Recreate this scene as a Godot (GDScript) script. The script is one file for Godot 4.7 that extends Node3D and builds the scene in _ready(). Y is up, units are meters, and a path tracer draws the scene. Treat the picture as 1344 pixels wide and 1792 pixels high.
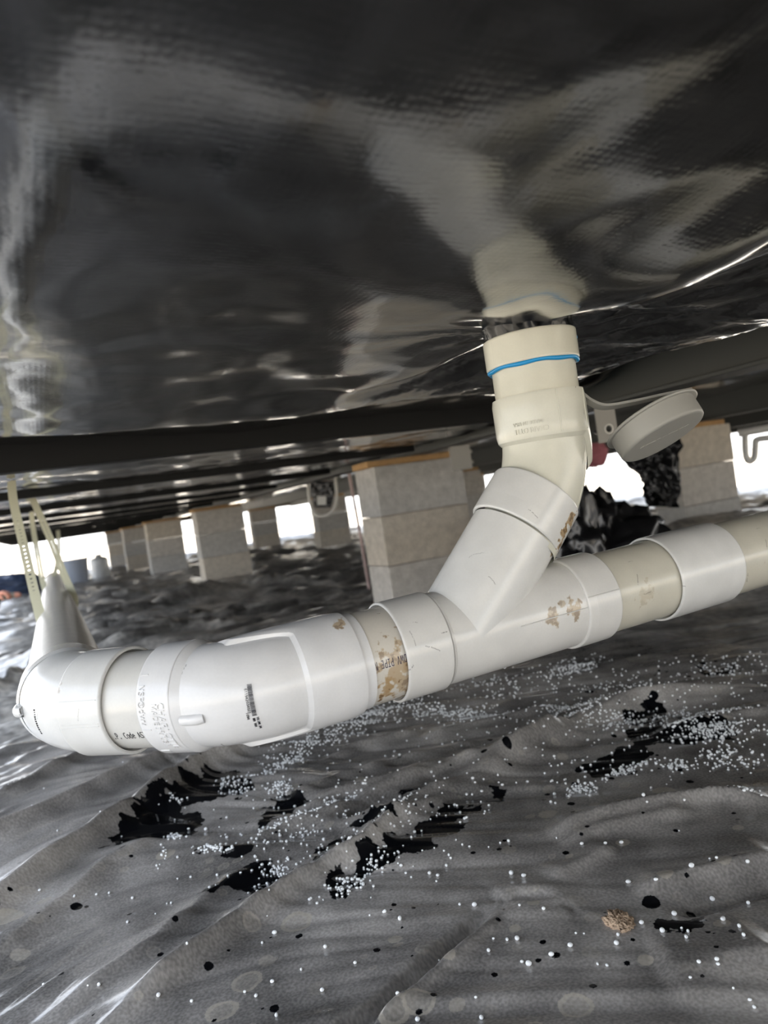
extends Node3D
# Crawl space under a raised home: white drain pipe hung below a black belly sheet, black plastic on the ground.

const F := 1304.0          # focal length in pixels of the 1344 x 1792 frame
const EYE := Vector3(0, 0.47, 0)
const ROLL := 8.5
const PITCH := -0.9
const YAW := 25.0          # the home's long axis against the view
var right := Vector3.RIGHT
var up := Vector3.UP
var fwd := Vector3.FORWARD
var e1 := Vector3(cos(deg_to_rad(YAW)), 0, -sin(deg_to_rad(YAW)))    # across the home
var e2 := Vector3(-sin(deg_to_rad(YAW)), 0, -cos(deg_to_rad(YAW)))   # along the home
var rng := RandomNumberGenerator.new()
var names := {}
var M := {}

# ---------------------------------------------------------------- pixels to places
func ray(px: float, py: float) -> Vector3:
	return fwd + right * ((px - 672.0) / F) + up * ((896.0 - py) / F)
func at(px: float, py: float, depth: float) -> Vector3:
	return EYE + ray(px, py) * depth
func on_level(px: float, py: float, y := 0.0) -> Vector3:
	var d := ray(px, py)
	return EYE + d * ((y - EYE.y) / d.y)
func ab(p: Vector3) -> Vector2:
	return Vector2(p.dot(e1), p.dot(e2))
func wo(a: float, b: float, y: float) -> Vector3:
	return e1 * a + e2 * b + Vector3(0, y, 0)

# ---------------------------------------------------------------- mesh building
class MB:
	var v := PackedVector3Array()
	var n := PackedVector3Array()
	var u := PackedVector2Array()
	var c := PackedColorArray()
	var i := PackedInt32Array()
	func tri(a: int, b: int, d: int) -> void:
		if (v[b] - v[a]).cross(v[d] - v[a]).dot(n[a] + n[b] + n[d]) > 0.0:
			i.append_array([a, d, b])
		else:
			i.append_array([a, b, d])
	# rows of points; normal = row direction x column direction
	func grid(P: Array, U: Array, flip := false, wrap := false) -> void:
		var rows := P.size()
		var cols: int = P[0].size()
		var o := v.size()
		for r in rows:
			var pr: PackedVector3Array = P[r]
			var p0: PackedVector3Array = P[maxi(r - 1, 0)]
			var p1: PackedVector3Array = P[mini(r + 1, rows - 1)]
			for k in cols:
				var k0 := k - 1
				var k1 := k + 1
				if wrap:
					if k0 < 0: k0 = cols - 2
					if k1 > cols - 1: k1 = 1
				else:
					k0 = maxi(k0, 0)
					k1 = mini(k1, cols - 1)
				var nn := (p1[k] - p0[k]).cross(pr[k1] - pr[k0])
				nn = nn.normalized() if nn.length_squared() > 1e-18 else Vector3.UP
				v.append(pr[k])
				n.append(-nn if flip else nn)
				u.append(U[r][k])
		for r in rows - 1:
			for k in cols - 1:
				var q := o + r * cols + k
				tri(q, q + 1, q + cols + 1)
				tri(q, q + cols + 1, q + cols)
	func quad(a: Vector3, b: Vector3, d: Vector3, e: Vector3, nn: Vector3) -> void:
		var o := v.size()
		for p in [a, b, d, e]:
			v.append(p)
			n.append(nn)
		u.append_array([Vector2(0, 0), Vector2((b - a).length(), 0), Vector2((b - a).length(), (d - b).length()), Vector2(0, (d - b).length())])
		tri(o, o + 1, o + 2)
		tri(o, o + 2, o + 3)
	# a box with chamfered edges: centre, three half axes
	func box(o: Vector3, x: Vector3, y: Vector3, z: Vector3, ch := 0.004) -> void:
		var X := x.normalized()
		var Y := y.normalized()
		var Z := z.normalized()
		var ax := [X, Y, Z]
		var h := [x.length(), y.length(), z.length()]
		for f in 3:
			var p: int = (f + 1) % 3
			var q: int = (f + 2) % 3
			for s in [-1.0, 1.0]:
				var nn: Vector3 = ax[f] * s
				var m: Vector3 = o + nn * h[f]
				var pa: Vector3 = ax[p] * (h[p] - ch)
				var qa: Vector3 = ax[q] * (h[q] - ch)
				quad(m - pa - qa, m + pa - qa, m + pa + qa, m - pa + qa, nn)
				for t in [-1.0, 1.0]:   # chamfer between faces f(s) and p(t)
					var n2: Vector3 = ax[p] * t
					var e0: Vector3 = o + nn * h[f] + n2 * (h[p] - ch)
					var e1_: Vector3 = o + nn * (h[f] - ch) + n2 * h[p]
					quad(e0 - qa, e0 + qa, e1_ + qa, e1_ - qa, (nn + n2).normalized())
	func mesh(into: ArrayMesh = null) -> ArrayMesh:
		var arr := []
		arr.resize(Mesh.ARRAY_MAX)
		arr[Mesh.ARRAY_VERTEX] = v
		arr[Mesh.ARRAY_NORMAL] = n
		arr[Mesh.ARRAY_TEX_UV] = u
		if c.size() == v.size() and c.size() > 0: arr[Mesh.ARRAY_COLOR] = c
		arr[Mesh.ARRAY_INDEX] = i
		var m := into if into else ArrayMesh.new()
		m.add_surface_from_arrays(Mesh.PRIMITIVE_TRIANGLES, arr)
		return m

const SEG := 56
# a lathed run of [s, r] pairs about the axis o + d s; theta 0 looks along d x u
func lathe(mb: MB, o: Vector3, d: Vector3, u: Vector3, runs: Array, v0 := 0.0, seg := SEG) -> void:
	var nn := d.cross(u)
	for run in runs:
		var P := []
		var U := []
		for sr in run:
			var row := PackedVector3Array()
			var uv := PackedVector2Array()
			for k in seg + 1:
				var th := -PI + TAU * k / seg
				row.append(o + d * sr[0] + (nn * cos(th) + u * sin(th)) * sr[1])
				uv.append(Vector2(float(k) / seg, (sr[0] + v0) / 0.28 + 0.5))
			P.append(row)
			U.append(uv)
		mb.grid(P, U, false, true)
# hub outline between s0 and s1: rounded lips and end faces down to ri
func hub_runs(s0: float, s1: float, r: float, ri0: float, ri1: float, cone0 := 0.0, cone1 := 0.0) -> Array:
	var q := 0.0014
	var out := []
	if cone0 > 0.0: out.append([[s0 - cone0, ri0], [s0, r - 0.0004]])
	elif ri0 == OD: out.append_array([[[s0 + 0.006, ri0 + 0.0003], [s0, ri0 + 0.0021]], [[s0, ri0 + 0.0021], [s0, r - q]]])     # socket mouth, bevelled inwards
	elif ri0 < r: out.append([[s0, ri0], [s0, r - q]])
	out.append([[s0, r - q], [s0 + q * 0.3, r - q * 0.3], [s0 + q, r], [s0 + q * 2.0, r], [s1 - q * 2.0, r], [s1 - q, r], [s1 - q * 0.3, r - q * 0.3], [s1, r - q]])
	if cone1 > 0.0: out.append([[s1, r - 0.0004], [s1 + cone1, ri1]])
	elif ri1 == OD: out.append_array([[[s1, r - q], [s1, ri1 + 0.0021]], [[s1, ri1 + 0.0021], [s1 - 0.006, ri1 + 0.0003]]])
	elif ri1 < r: out.append([[s1, r - q], [s1, ri1]])
	return out
# a bent tube: vertex x, in along d1, out along d2, tangent length t on either side
func bend(mb: MB, x: Vector3, d1: Vector3, d2: Vector3, t: float, r: float, e0: float, e1_: float, u: Vector3, steps := 14, v0 := 0.0) -> void:
	var phi := d1.angle_to(d2)
	var rad := t / tan(phi / 2.0)
	var axis := d1.cross(d2).normalized()
	var inward := axis.cross(d1)
	var c0 := x - d1 * t
	var rows := [[c0 - d1 * e0, d1, -e0]]
	for k in steps + 1:
		var a := phi * k / steps
		rows.append([c0 + d1 * (sin(a) * rad) + inward * ((1.0 - cos(a)) * rad), d1.rotated(axis, a), a * rad])
	rows.append([x + d2 * (t + e1_), d2, phi * rad + e1_])
	var P := []
	var U := []
	for w in rows:
		var d: Vector3 = w[1]
		var uu: Vector3 = (u - d * u.dot(d)).normalized()
		var nn := d.cross(uu)
		var row := PackedVector3Array()
		var uv := PackedVector2Array()
		for k in SEG + 1:
			var th := -PI + TAU * k / SEG
			row.append(w[0] + (nn * cos(th) + uu * sin(th)) * r)
			uv.append(Vector2(float(k) / SEG, (w[2] + v0) / 0.28 + 0.5))
		P.append(row)
		U.append(uv)
	mb.grid(P, U, false, true)
# flat strip swept along points with a width vector per point
func ribbon(mb: MB, pts: Array, wide: Array, thick: float) -> void:
	var P0 := []
	var U0 := []
	for k in pts.size():
		var a: Vector3 = pts[maxi(k - 1, 0)]
		var b: Vector3 = pts[mini(k + 1, pts.size() - 1)]
		var w: Vector3 = wide[k]
		var nn := (b - a).cross(w).normalized() * thick * 0.5
		var p: Vector3 = pts[k]
		P0.append(PackedVector3Array([p - w + nn, p + w + nn, p + w - nn, p - w - nn, p - w + nn]))
		U0.append(PackedVector2Array([Vector2(0, k), Vector2(1, k), Vector2(1, k), Vector2(0, k), Vector2(0, k)]))
	for s in 4:
		var P := []
		var U := []
		for k in pts.size():
			P.append(PackedVector3Array([P0[k][s], P0[k][s + 1]]))
			U.append(PackedVector2Array([U0[k][s], U0[k][s + 1]]))
		mb.grid(P, U, true)
# round wire along points
func wire(mb: MB, pts: Array, r: float, seg := 10) -> void:
	var P := []
	var U := []
	var ref := Vector3(0.31, 0.2, 0.93)
	for k in pts.size():
		var d: Vector3 = (pts[mini(k + 1, pts.size() - 1)] - pts[maxi(k - 1, 0)]).normalized()
		var uu := (ref - d * ref.dot(d)).normalized()
		ref = uu
		var nn := d.cross(uu)
		var row := PackedVector3Array()
		var uv := PackedVector2Array()
		for j in seg + 1:
			var th := TAU * j / seg
			row.append(pts[k] + (nn * cos(th) + uu * sin(th)) * r)
			uv.append(Vector2(float(j) / seg, k * 0.1))
		P.append(row)
		U.append(uv)
	mb.grid(P, U, false, true)
func curve(pts: Array, n := 8) -> Array:
	var out := []
	for k in pts.size() - 1:
		var p0: Vector3 = pts[maxi(k - 1, 0)]
		var p1: Vector3 = pts[k]
		var p2: Vector3 = pts[k + 1]
		var p3: Vector3 = pts[mini(k + 2, pts.size() - 1)]
		for j in n:
			out.append(p1.cubic_interpolate(p2, p0, p3, float(j) / n))
	out.append(pts[-1])
	return out

# ---------------------------------------------------------------- objects
func numbered(called: String) -> String:
	var k: int = names.get(called, 0)
	names[called] = k + 1
	return called if k == 0 else "%s_%03d" % [called, k]
func tag(o: Node, label: String, category: String, group := "", kind := "") -> Node:
	if label: o.set_meta("label", label)
	if category: o.set_meta("category", category)
	if group: o.set_meta("group", group)
	if kind: o.set_meta("kind", kind)
	return o
func thing(called: String, label: String, category: String, where := Vector3.ZERO, group := "") -> Node3D:
	var o := Node3D.new()
	o.name = numbered(called)
	add_child(o)
	o.position = where
	tag(o, label, category, group)
	return o
# commits a mesh whose points are world places under a parent that may sit elsewhere
func put(called: String, mb: MB, mat: Material, parent: Node = null, label := "") -> MeshInstance3D:
	return put_mesh(called, mb.mesh(), mat, parent, label)
func put_mesh(called: String, mesh: Mesh, mat: Material, parent: Node = null, label := "") -> MeshInstance3D:
	var o := MeshInstance3D.new()
	o.mesh = mesh
	if mat: o.material_override = mat
	o.cast_shadow = GeometryInstance3D.SHADOW_CASTING_SETTING_ON
	if parent == null:
		o.name = numbered(called)
		add_child(o)
	else:
		o.name = called
		parent.add_child(o, true)
		var off := Vector3.ZERO
		var p := parent
		while p != self:
			off += p.position
			p = p.get_parent()
		o.position = -off
	if label: o.set_meta("label", label)
	return o

# ---------------------------------------------------------------- materials
func plain(col: Color, rough: float, spec := 0.5, metal := 0.0) -> StandardMaterial3D:
	var m := StandardMaterial3D.new()
	m.albedo_color = col
	m.roughness = rough
	m.metallic_specular = spec
	m.metallic = metal
	return m
func noise(freq: float, sd: int, oct := 4, type := FastNoiseLite.TYPE_SIMPLEX_SMOOTH) -> FastNoiseLite:
	var nz := FastNoiseLite.new()
	nz.noise_type = type
	nz.seed = sd
	nz.frequency = freq
	nz.fractal_octaves = oct
	return nz
func bytes_of(nz: FastNoiseLite, size: int, seamless := false) -> PackedByteArray:
	var im: Image = nz.get_seamless_image(size, size) if seamless else nz.get_image(size, size)
	im.convert(Image.FORMAT_L8)
	return im.get_data()
func tex_rgb(data: PackedByteArray, w: int, h: int) -> ImageTexture:
	return ImageTexture.create_from_image(Image.create_from_data(w, h, false, Image.FORMAT_RGB8, data))
func tex_l(data: PackedByteArray, w: int, h: int) -> ImageTexture:
	return ImageTexture.create_from_image(Image.create_from_data(w, h, false, Image.FORMAT_L8, data))
func normal_from(data: PackedByteArray, size: int, strength: float) -> ImageTexture:
	var im := Image.create_from_data(size, size, false, Image.FORMAT_L8, data)
	im.convert(Image.FORMAT_RGBA8)
	im.bump_map_to_normal_map(strength)
	return ImageTexture.create_from_image(im)

# white plastic with faint scuffs; stains = [theta degrees, s metres, radius metres, strength, seed]
func pvc(sd: int, base: Color, stains := [], scuffs := 14, rough := 0.21) -> StandardMaterial3D:
	var W := 448
	var soft := bytes_of(noise(0.012, sd, 3), W)
	var grit := bytes_of(noise(0.05, sd + 7, 5), W)
	var fine := bytes_of(noise(0.22, sd + 9, 2), W)
	var d := PackedByteArray()
	d.resize(W * W * 3)
	var br := base.r * 255.0
	var bg := base.g * 255.0
	var bb := base.b * 255.0
	for p in W * W:
		var k := 0.97 + 0.05 * (soft[p] / 255.0 - 0.5) + 0.018 * (fine[p] / 255.0 - 0.5)
		d[p * 3] = clampi(int(br * k), 0, 255)
		d[p * 3 + 1] = clampi(int(bg * k), 0, 255)
		d[p * 3 + 2] = clampi(int(bb * k), 0, 255)
	for s in stains:
		var cx: float = (s[0] / 360.0 + 0.5) * W
		var cy: float = (s[1] / 0.28 + 0.5) * W
		var rad: float = s[2] / 0.28 * W
		var sx: float = s[4] if s.size() > 4 else 1.0
		for y in range(int(cy - rad * 1.3), int(cy + rad * 1.3) + 1):
			for x in range(int(cx - rad * sx * 1.3), int(cx + rad * sx * 1.3) + 1):
				var q := posmod(y, W) * W + posmod(x, W)
				var dd := Vector2((x - cx) / sx, y - cy).length() / rad
				var g: float = grit[q] / 255.0
				var f: float = smoothstep(0.0, 0.22, (1.0 - dd) * 0.75 + (g - 0.58) * 1.5) * float(s[3])
				if g > 0.72 and fine[q] > 150 and dd < 1.1: f = maxf(f, 0.9 * float(s[3]))
				if f <= 0.0: continue
				var mud := Color(0.62, 0.51, 0.36) if g < 0.66 else Color(0.42, 0.32, 0.2)
				d[q * 3] = int(lerpf(d[q * 3], mud.r * 255.0, f))
				d[q * 3 + 1] = int(lerpf(d[q * 3 + 1], mud.g * 255.0, f))
				d[q * 3 + 2] = int(lerpf(d[q * 3 + 2], mud.b * 255.0, f))
	var r2 := RandomNumberGenerator.new()
	r2.seed = sd
	for k in scuffs:
		var x := r2.randf() * W
		var y := r2.randf() * W
		var an := r2.randf_range(-0.5, 0.5) + (PI / 2 if r2.randf() < 0.6 else 0.0)
		var dark := r2.randf_range(0.25, 0.7)
		for j in r2.randi_range(5, 26):
			x += cos(an)
			y += sin(an)
			an += r2.randf_range(-0.12, 0.12)
			if r2.randf() < 0.25: continue
			var q := posmod(int(y), W) * W + posmod(int(x), W)
			for ch in 3: d[q * 3 + ch] = int(d[q * 3 + ch] * (1.0 - dark * 0.6))
	var m := plain(Color.WHITE, rough, 0.5)
	m.albedo_texture = tex_rgb(d, W, W)
	return m

func concrete(sd: int, base: Color) -> StandardMaterial3D:
	var W := 256
	var soft := bytes_of(noise(0.02, sd, 4), W, true)
	var grit := bytes_of(noise(0.25, sd + 3, 3), W, true)
	var d := PackedByteArray()
	d.resize(W * W * 3)
	for p in W * W:
		var k := 1.0 + 0.18 * (soft[p] / 255.0 - 0.5) + 0.28 * (grit[p] / 255.0 - 0.5)
		d[p * 3] = clampi(int(base.r * 255.0 * k), 0, 255)
		d[p * 3 + 1] = clampi(int(base.g * 255.0 * k), 0, 255)
		d[p * 3 + 2] = clampi(int(base.b * 255.0 * k), 0, 255)
	var m := plain(Color.WHITE, 0.9, 0.3)
	m.albedo_texture = tex_rgb(d, W, W)
	m.normal_enabled = true
	m.normal_texture = normal_from(grit, W, 6.0)
	m.uv1_triplanar = true
	m.uv1_world_triplanar = true
	m.uv1_scale = Vector3.ONE * 4.0
	return m

func make_materials() -> void:
	M.white = pvc(11, Color(0.85, 0.85, 0.84))
	M.white_b = pvc(12, Color(0.85, 0.85, 0.84), [[28, 0.02, 0.012, 0.3]])
	M.stub = pvc(13, Color(0.82, 0.815, 0.795))
	M.bend = pvc(14, Color(0.86, 0.86, 0.86), [[60, 0.09, 0.008, 0.6], [40, -0.035, 0.004, 0.4]])
	M.short = pvc(15, Color(0.79, 0.77, 0.73), [[-16, 0.012, 0.024, 0.55, 1.5], [-30, 0.0, 0.012, 0.7, 1.4], [-8, 0.022, 0.009, 0.35]], 22)
	M.wye = pvc(16, Color(0.84, 0.835, 0.82), [[4, 0.112, 0.011, 0.5], [0, 0.085, 0.011, 0.45], [12, 0.098, 0.005, 0.4]], 20)
	M.branch = pvc(17, Color(0.85, 0.85, 0.84), [[52, 0.138, 0.011, 0.9], [50, 0.12, 0.008, 0.8], [54, 0.155, 0.011, 0.85]], 16)
	M.pipe_old = pvc(18, Color(0.79, 0.775, 0.72), [[-5, 0.02, 0.014, 0.16], [10, 0.1, 0.014, 0.16]], 18)
	M.riser = pvc(19, Color(0.84, 0.83, 0.765), [], 20)
	M.riser_elbow = pvc(20, Color(0.84, 0.835, 0.78), [], 10)
	M.far_pipe = pvc(21, Color(0.8, 0.79, 0.77), [], 10, 0.3)
	M.ink = plain(Color(0.07, 0.06, 0.09), 0.6)
	M.purple_ink = plain(Color(0.2, 0.16, 0.26), 0.6)
	M.primer = plain(Color(0.1, 0.56, 0.8), 0.35)
	M.cap = plain(Color(0.6, 0.595, 0.57), 0.5)
	M.strap = plain(Color(0.88, 0.87, 0.76), 0.45)
	M.steel = plain(Color(0.2, 0.21, 0.2), 0.55)
	M.steel_black = plain(Color(0.1, 0.1, 0.1), 0.65, 0.3)
	M.galv = plain(Color(0.52, 0.51, 0.49), 0.45, 0.5, 0.3)
	M.blocks = [concrete(31, Color(0.79, 0.77, 0.74)), concrete(32, Color(0.75, 0.74, 0.72)), concrete(33, Color(0.81, 0.775, 0.72))]
	M.wood = concrete(41, Color(0.72, 0.58, 0.41))
	M.foam = plain(Color(0.95, 0.95, 0.94), 0.7)
	M.mud = concrete(42, Color(0.72, 0.62, 0.52))
	M.black_film = plain(Color(0.11, 0.11, 0.115), 0.2, 0.55)
	M.tape = plain(Color(0.05, 0.05, 0.052), 0.22, 0.4)
	M.cable = plain(Color(0.86, 0.85, 0.82), 0.5)
	M.wire = plain(Color(0.72, 0.62, 0.6), 0.5)
	M.paper = plain(Color(0.88, 0.88, 0.86), 0.7)
	M.bucket = plain(Color(0.62, 0.65, 0.7), 0.5)
	M.tarp = plain(Color(0.16, 0.2, 0.28), 0.6)
	M.dirt = concrete(43, Color(0.66, 0.635, 0.59))
	M.deck = plain(Color(0.3, 0.24, 0.17), 0.85)
	M.siding = plain(Color(0.8, 0.79, 0.76), 0.7)
	M.skin = plain(Color(0.8, 0.55, 0.45), 0.55)
	M.khaki = plain(Color(0.52, 0.48, 0.39), 0.9)
	M.pink = plain(Color(0.8, 0.5, 0.55), 0.95)
	# woven belly sheet: crossed tapes and a slow unevenness
	var W := 512
	var b := PackedByteArray()
	b.resize(W * W)
	var soft := bytes_of(noise(0.02, 51, 3), W, true)
	var grit := bytes_of(noise(0.12, 52, 3), W, true)
	for y in W:
		for x in W:
			var weave := 14.0 * (sin(x * TAU / 8.0) * 0.5 + sin(y * TAU / 8.0) * 0.5)
			b[y * W + x] = clampi(int(110.0 + weave + (soft[y * W + x] - 128) * 0.55 + (grit[y * W + x] - 128) * 0.14), 0, 255)
	var bm := plain(Color(0.07, 0.07, 0.072), 0.2, 0.7)
	bm.clearcoat_enabled = true
	bm.clearcoat = 0.9
	bm.clearcoat_roughness = 0.1
	bm.normal_enabled = true
	bm.normal_texture = normal_from(b, W, 2.2)
	bm.normal_scale = 0.3
	var rg := PackedByteArray()
	rg.resize(W * W)
	for p in W * W: rg[p] = clampi(int(40.0 + (soft[p] - 128) * 0.14), 0, 255)
	bm.roughness = 1.0
	bm.roughness_texture = tex_l(rg, W, W)
	bm.uv1_scale = Vector3(1.0 / 0.35, 1.0 / 0.35, 1)
	M.belly = bm

# ---------------------------------------------------------------- ground sheet
var ridges := []     # [PackedVector2Array in (a, b), height, width, box]
var fold1 := FastNoiseLite.new()
var fold2 := FastNoiseLite.new()
var fold3 := FastNoiseLite.new()
func ridge(px: Array, h: float, w: float, y := 0.0) -> void:
	var pts := PackedVector2Array()
	for p in px: pts.append(ab(on_level(p[0], p[1], y)))
	var r := Rect2(pts[0], Vector2.ZERO)
	for p in pts: r = r.expand(p)
	ridges.append([pts, h, w, r.grow(w * 4.0)])
func ground_y(a: float, b: float) -> float:
	# crumples stretched along the folds, which swing round from left to right; far off they lie across the view
	var far := smoothstep(1.6, 3.0, b)
	var an := lerpf(0.75, -0.4, smoothstep(-0.1, 0.8, a))
	var s := b * cos(an) - a * sin(an)     # across
	var t := a * cos(an) + b * sin(an)     # along
	var n2 := fold2.get_noise_2d(s * 7.0, t * 1.4)
	var calm := smoothstep(0.15, 0.6, a) * smoothstep(1.05, 0.85, b)
	var y := 0.0
	if far < 1.0:
		y += (1.0 - far) * (0.011 * fold1.get_noise_2d(s * 2.8, t * 0.8) + lerpf(0.0075, 0.0022, calm) * (absf(n2) * 2.0 - 0.6) + lerpf(0.0015, 0.0005, calm) * fold3.get_noise_2d(s * 26.0, t * 5.0))
	if far > 0.0:
		var u := b + a * 0.25 + 0.1 * fold1.get_noise_2d(a * 0.8 + 9.0, b * 0.8)
		var v := a - b * 0.25
		y += far * (0.045 * fold1.get_noise_2d(u * 1.5, v * 0.45) + 0.045 * (absf(fold2.get_noise_2d(u * 3.4, v * 0.55)) * 2.0 - 0.6) + 0.004 * fold3.get_noise_2d(u * 9.0, v * 1.6))
	var p := Vector2(a, b)
	for r in ridges:
		if not (r[3] as Rect2).has_point(p): continue
		var pts: PackedVector2Array = r[0]
		var best := 9.0
		var along := 0.0
		var side := 0.0
		for k in pts.size() - 1:
			var q := Geometry2D.get_closest_point_to_segment(p, pts[k], pts[k + 1])
			var d := q.distance_to(p)
			if d < best:
				best = d
				side = (pts[k + 1] - pts[k]).cross(p - pts[k])
				along = (k + q.distance_to(pts[k]) / maxf(pts[k].distance_to(pts[k + 1]), 0.001)) / (pts.size() - 1)
		var taper := minf(1.0, minf(along, 1.0 - along) * 6.0 + 0.1)
		var w: float = r[2] * (1.6 if side > 0.0 else 0.8)      # steep on one flank, drawn out on the other
		y += float(r[1]) * taper * exp(-pow(best / w, 1.4))
	# rise under the right-hand pier
	y += 0.19 * smoothstep(0.62, 0.0, Vector2((a - 2.75) / 1.6, b - 2.35).length())
	y += 0.06 * smoothstep(0.8, 0.0, Vector2((a - 1.9) / 1.2, b - 2.2).length())
	return y
func steps(lo: float, hi: float, c0: float, c1: float, fine: float, grow: float, most: float) -> PackedFloat32Array:
	var out := PackedFloat32Array()
	var x := c0
	var st := fine
	while x > lo:
		x -= st
		st = minf(st * grow, most)
		out.append(maxf(x, lo))
	out.reverse()
	x = c0
	while x < c1:
		out.append(x)
		x += fine
	st = fine
	while x < hi:
		out.append(x)
		x += st
		st = minf(st * grow, most)
	out.append(hi)
	return out

var LEFT := -0.42
var RIGHT := 8.0
var BACK := -1.5
var END := 15.5
const TA := -0.5       # the near ground texture starts at this a, b and spans TS metres
const TB := 0.2
const TS := 2.0
const TW := 2048
func poly_px(px: Array, ox: float, oy: float, sc: float) -> PackedVector2Array:
	var out := PackedVector2Array()
	for p in px: out.append((ab(on_level(ox + p[0] / sc, oy + p[1] / sc)) - Vector2(TA, TB)) / TS * TW)
	return out
func floor_materials() -> Array:
	# dust: 0..255 cover; wet patches without dust
	var big := bytes_of(noise(0.0022, 61, 4), TW)
	var mid := bytes_of(noise(0.01, 62, 4), TW)
	var fine := bytes_of(noise(0.22, 63, 2), TW)
	var wetm := PackedByteArray()
	wetm.resize(TW * TW)
	var edge := bytes_of(noise(0.018, 64, 5), TW)
	var polys := [
		poly_px([[350, 365], [440, 270], [560, 190], [600, 160], [690, 90], [760, 85], [850, 130], [810, 180], [700, 195], [620, 215], [700, 250], [660, 310], [520, 340], [400, 355]], 0, 1300, 1.92),
		poly_px([[670, 370], [780, 355], [885, 350], [860, 378], [760, 392]], 0, 1300, 1.92),
		poly_px([[640, 515], [740, 460], [900, 410], [950, 430], [930, 470], [780, 505]], 0, 1300, 1.92),
		poly_px([[570, 515], [700, 410], [800, 340], [950, 260], [1130, 140], [1240, 130], [1300, 140], [1240, 180], [1210, 260], [1100, 310], [1000, 360], [880, 400], [760, 470], [640, 555]], 360, 1360, 2.688),
		poly_px([[690, 245], [760, 212], [850, 222], [950, 200], [900, 242], [820, 254]], 360, 1360, 2.688),
		poly_px([[500, 380], [600, 320], [700, 290], [730, 330], [620, 390], [540, 430]], 360, 1360, 2.688),
		poly_px([[250, 140], [330, 90], [400, 70], [480, 120], [380, 190], [300, 240], [260, 200]], 360, 1360, 2.688),
		poly_px([[900, 95], [1000, 65], [1050, 90], [960, 110]], 360, 1360, 2.688),
		poly_px([[860, 290], [960, 255], [1060, 300], [1200, 320], [1240, 370], [1050, 395], [950, 385], [910, 460], [840, 505], [740, 492], [700, 462], [790, 430], [870, 400], [905, 350]], 640, 1100, 1.909),
		poly_px([[1095, 118], [1150, 140], [1245, 115], [1210, 148], [1140, 155]], 640, 1100, 1.909),
		poly_px([[960, 420], [1000, 395], [1180, 405], [1150, 440], [1000, 465]], 640, 1400, 1.909),
		poly_px([[420, 560], [470, 545], [460, 590], [430, 600]], 640, 1100, 1.909)]
	for pg in polys:
		var bx := Rect2(pg[0], Vector2.ZERO)
		for q in pg: bx = bx.expand(q)
		bx = bx.grow(24)
		for y in range(maxi(0, int(bx.position.y)), mini(TW, int(bx.end.y))):
			for x in range(maxi(0, int(bx.position.x)), mini(TW, int(bx.end.x))):
				var k := y * TW + x
				var e := edge[k] - 128.0
				if Geometry2D.is_point_in_polygon(Vector2(x + e * 0.19, y + (edge[(k + 300 * TW) % (TW * TW)] - 128.0) * 0.19), pg): wetm[k] = 255
	var r2 := RandomNumberGenerator.new()
	r2.seed = 5
	var ring := PackedByteArray()     # pale dried spots
	ring.resize(TW * TW)
	var spot := func(cx: float, cy: float, rx: float, ry: float, where: PackedByteArray, val: int, hollow: bool) -> PackedByteArray:
		for y in range(maxi(0, int(cy - ry * 1.3)), mini(TW, int(cy + ry * 1.3) + 1)):
			for x in range(maxi(0, int(cx - rx * 1.3)), mini(TW, int(cx + rx * 1.3) + 1)):
				var dd := Vector2((x - cx) / rx, (y - cy) / ry).length() + (edge[y * TW + x] - 128) / 420.0
				if dd < 1.0: where[y * TW + x] = val if not hollow or dd > 0.72 else int(val * 0.45)
		return where
	for k in 520:   # small dark drops
		var q := r2.randf_range(1.2, 4.6) * (2.2 if r2.randf() < 0.05 else 1.0)
		wetm = spot.call(r2.randf() * TW, r2.randf() * TW * 0.55, q, q * r2.randf_range(0.7, 1.3), wetm, 255, false)
	for k in 520:
		var q := r2.randf_range(3.0, 11.0) * (2.2 if r2.randf() < 0.08 else 1.0)
		ring = spot.call(r2.randf() * TW, r2.randf() * TW * 0.6, q, q * r2.randf_range(0.6, 1.2), ring, r2.randi_range(60, 190), r2.randf() < 0.7)
	for s in [[520, 1610, 30], [290, 1500, 16], [20, 1620, 22], [690, 1770, 34], [730, 1755, 30], [430, 1715, 28], [1005, 1760, 30], [960, 1430, 16], [1160, 1385, 18], [385, 1765, 28], [1090, 1480, 14], [935, 1585, 12], [320, 1445, 14], [1165, 1545, 14], [630, 1365, 9], [785, 1680, 14], [690, 1640, 12], [900, 1625, 12], [1130, 1680, 14]]:
		var c := (ab(on_level(s[0], s[1])) - Vector2(TA, TB)) / TS * TW
		var dpt := on_level(s[0], s[1]).length()
		ring = spot.call(c.x, c.y, s[2] * dpt / F / TS * TW, s[2] * dpt / F / TS * TW * 0.9, ring, 235, s[2] > 26)
	var d := PackedByteArray()
	d.resize(TW * TW * 3)
	var ro := PackedByteArray()
	ro.resize(TW * TW)
	for p in TW * TW:
		var cov := 0.5 + (big[p] - 128) / 360.0 + (mid[p] - 128) / 700.0 + (fine[p] - 128) / 620.0
		if cov < 0.1: cov = 0.1
		var w := 70.0 + 126.0 * cov
		var q := ring[p]
		var red := w * 1.01
		var grn := w * 0.975
		var blu := w * 0.935
		if q > 0:
			var f := q / 255.0 * 0.6
			red = lerpf(red, 190, f)
			grn = lerpf(grn, 180, f)
			blu = lerpf(blu, 162, f)
		var g := 26.0 + 44.0 * cov
		if wetm[p] > 0:
			red = 13
			grn = 14
			blu = 17
			g = 22.0
		d[p * 3] = int(red)
		d[p * 3 + 1] = int(grn)
		d[p * 3 + 2] = int(blu)
		ro[p] = clampi(int(g), 0, 255)
	var near := plain(Color.WHITE, 1.0, 0.65)
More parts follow.
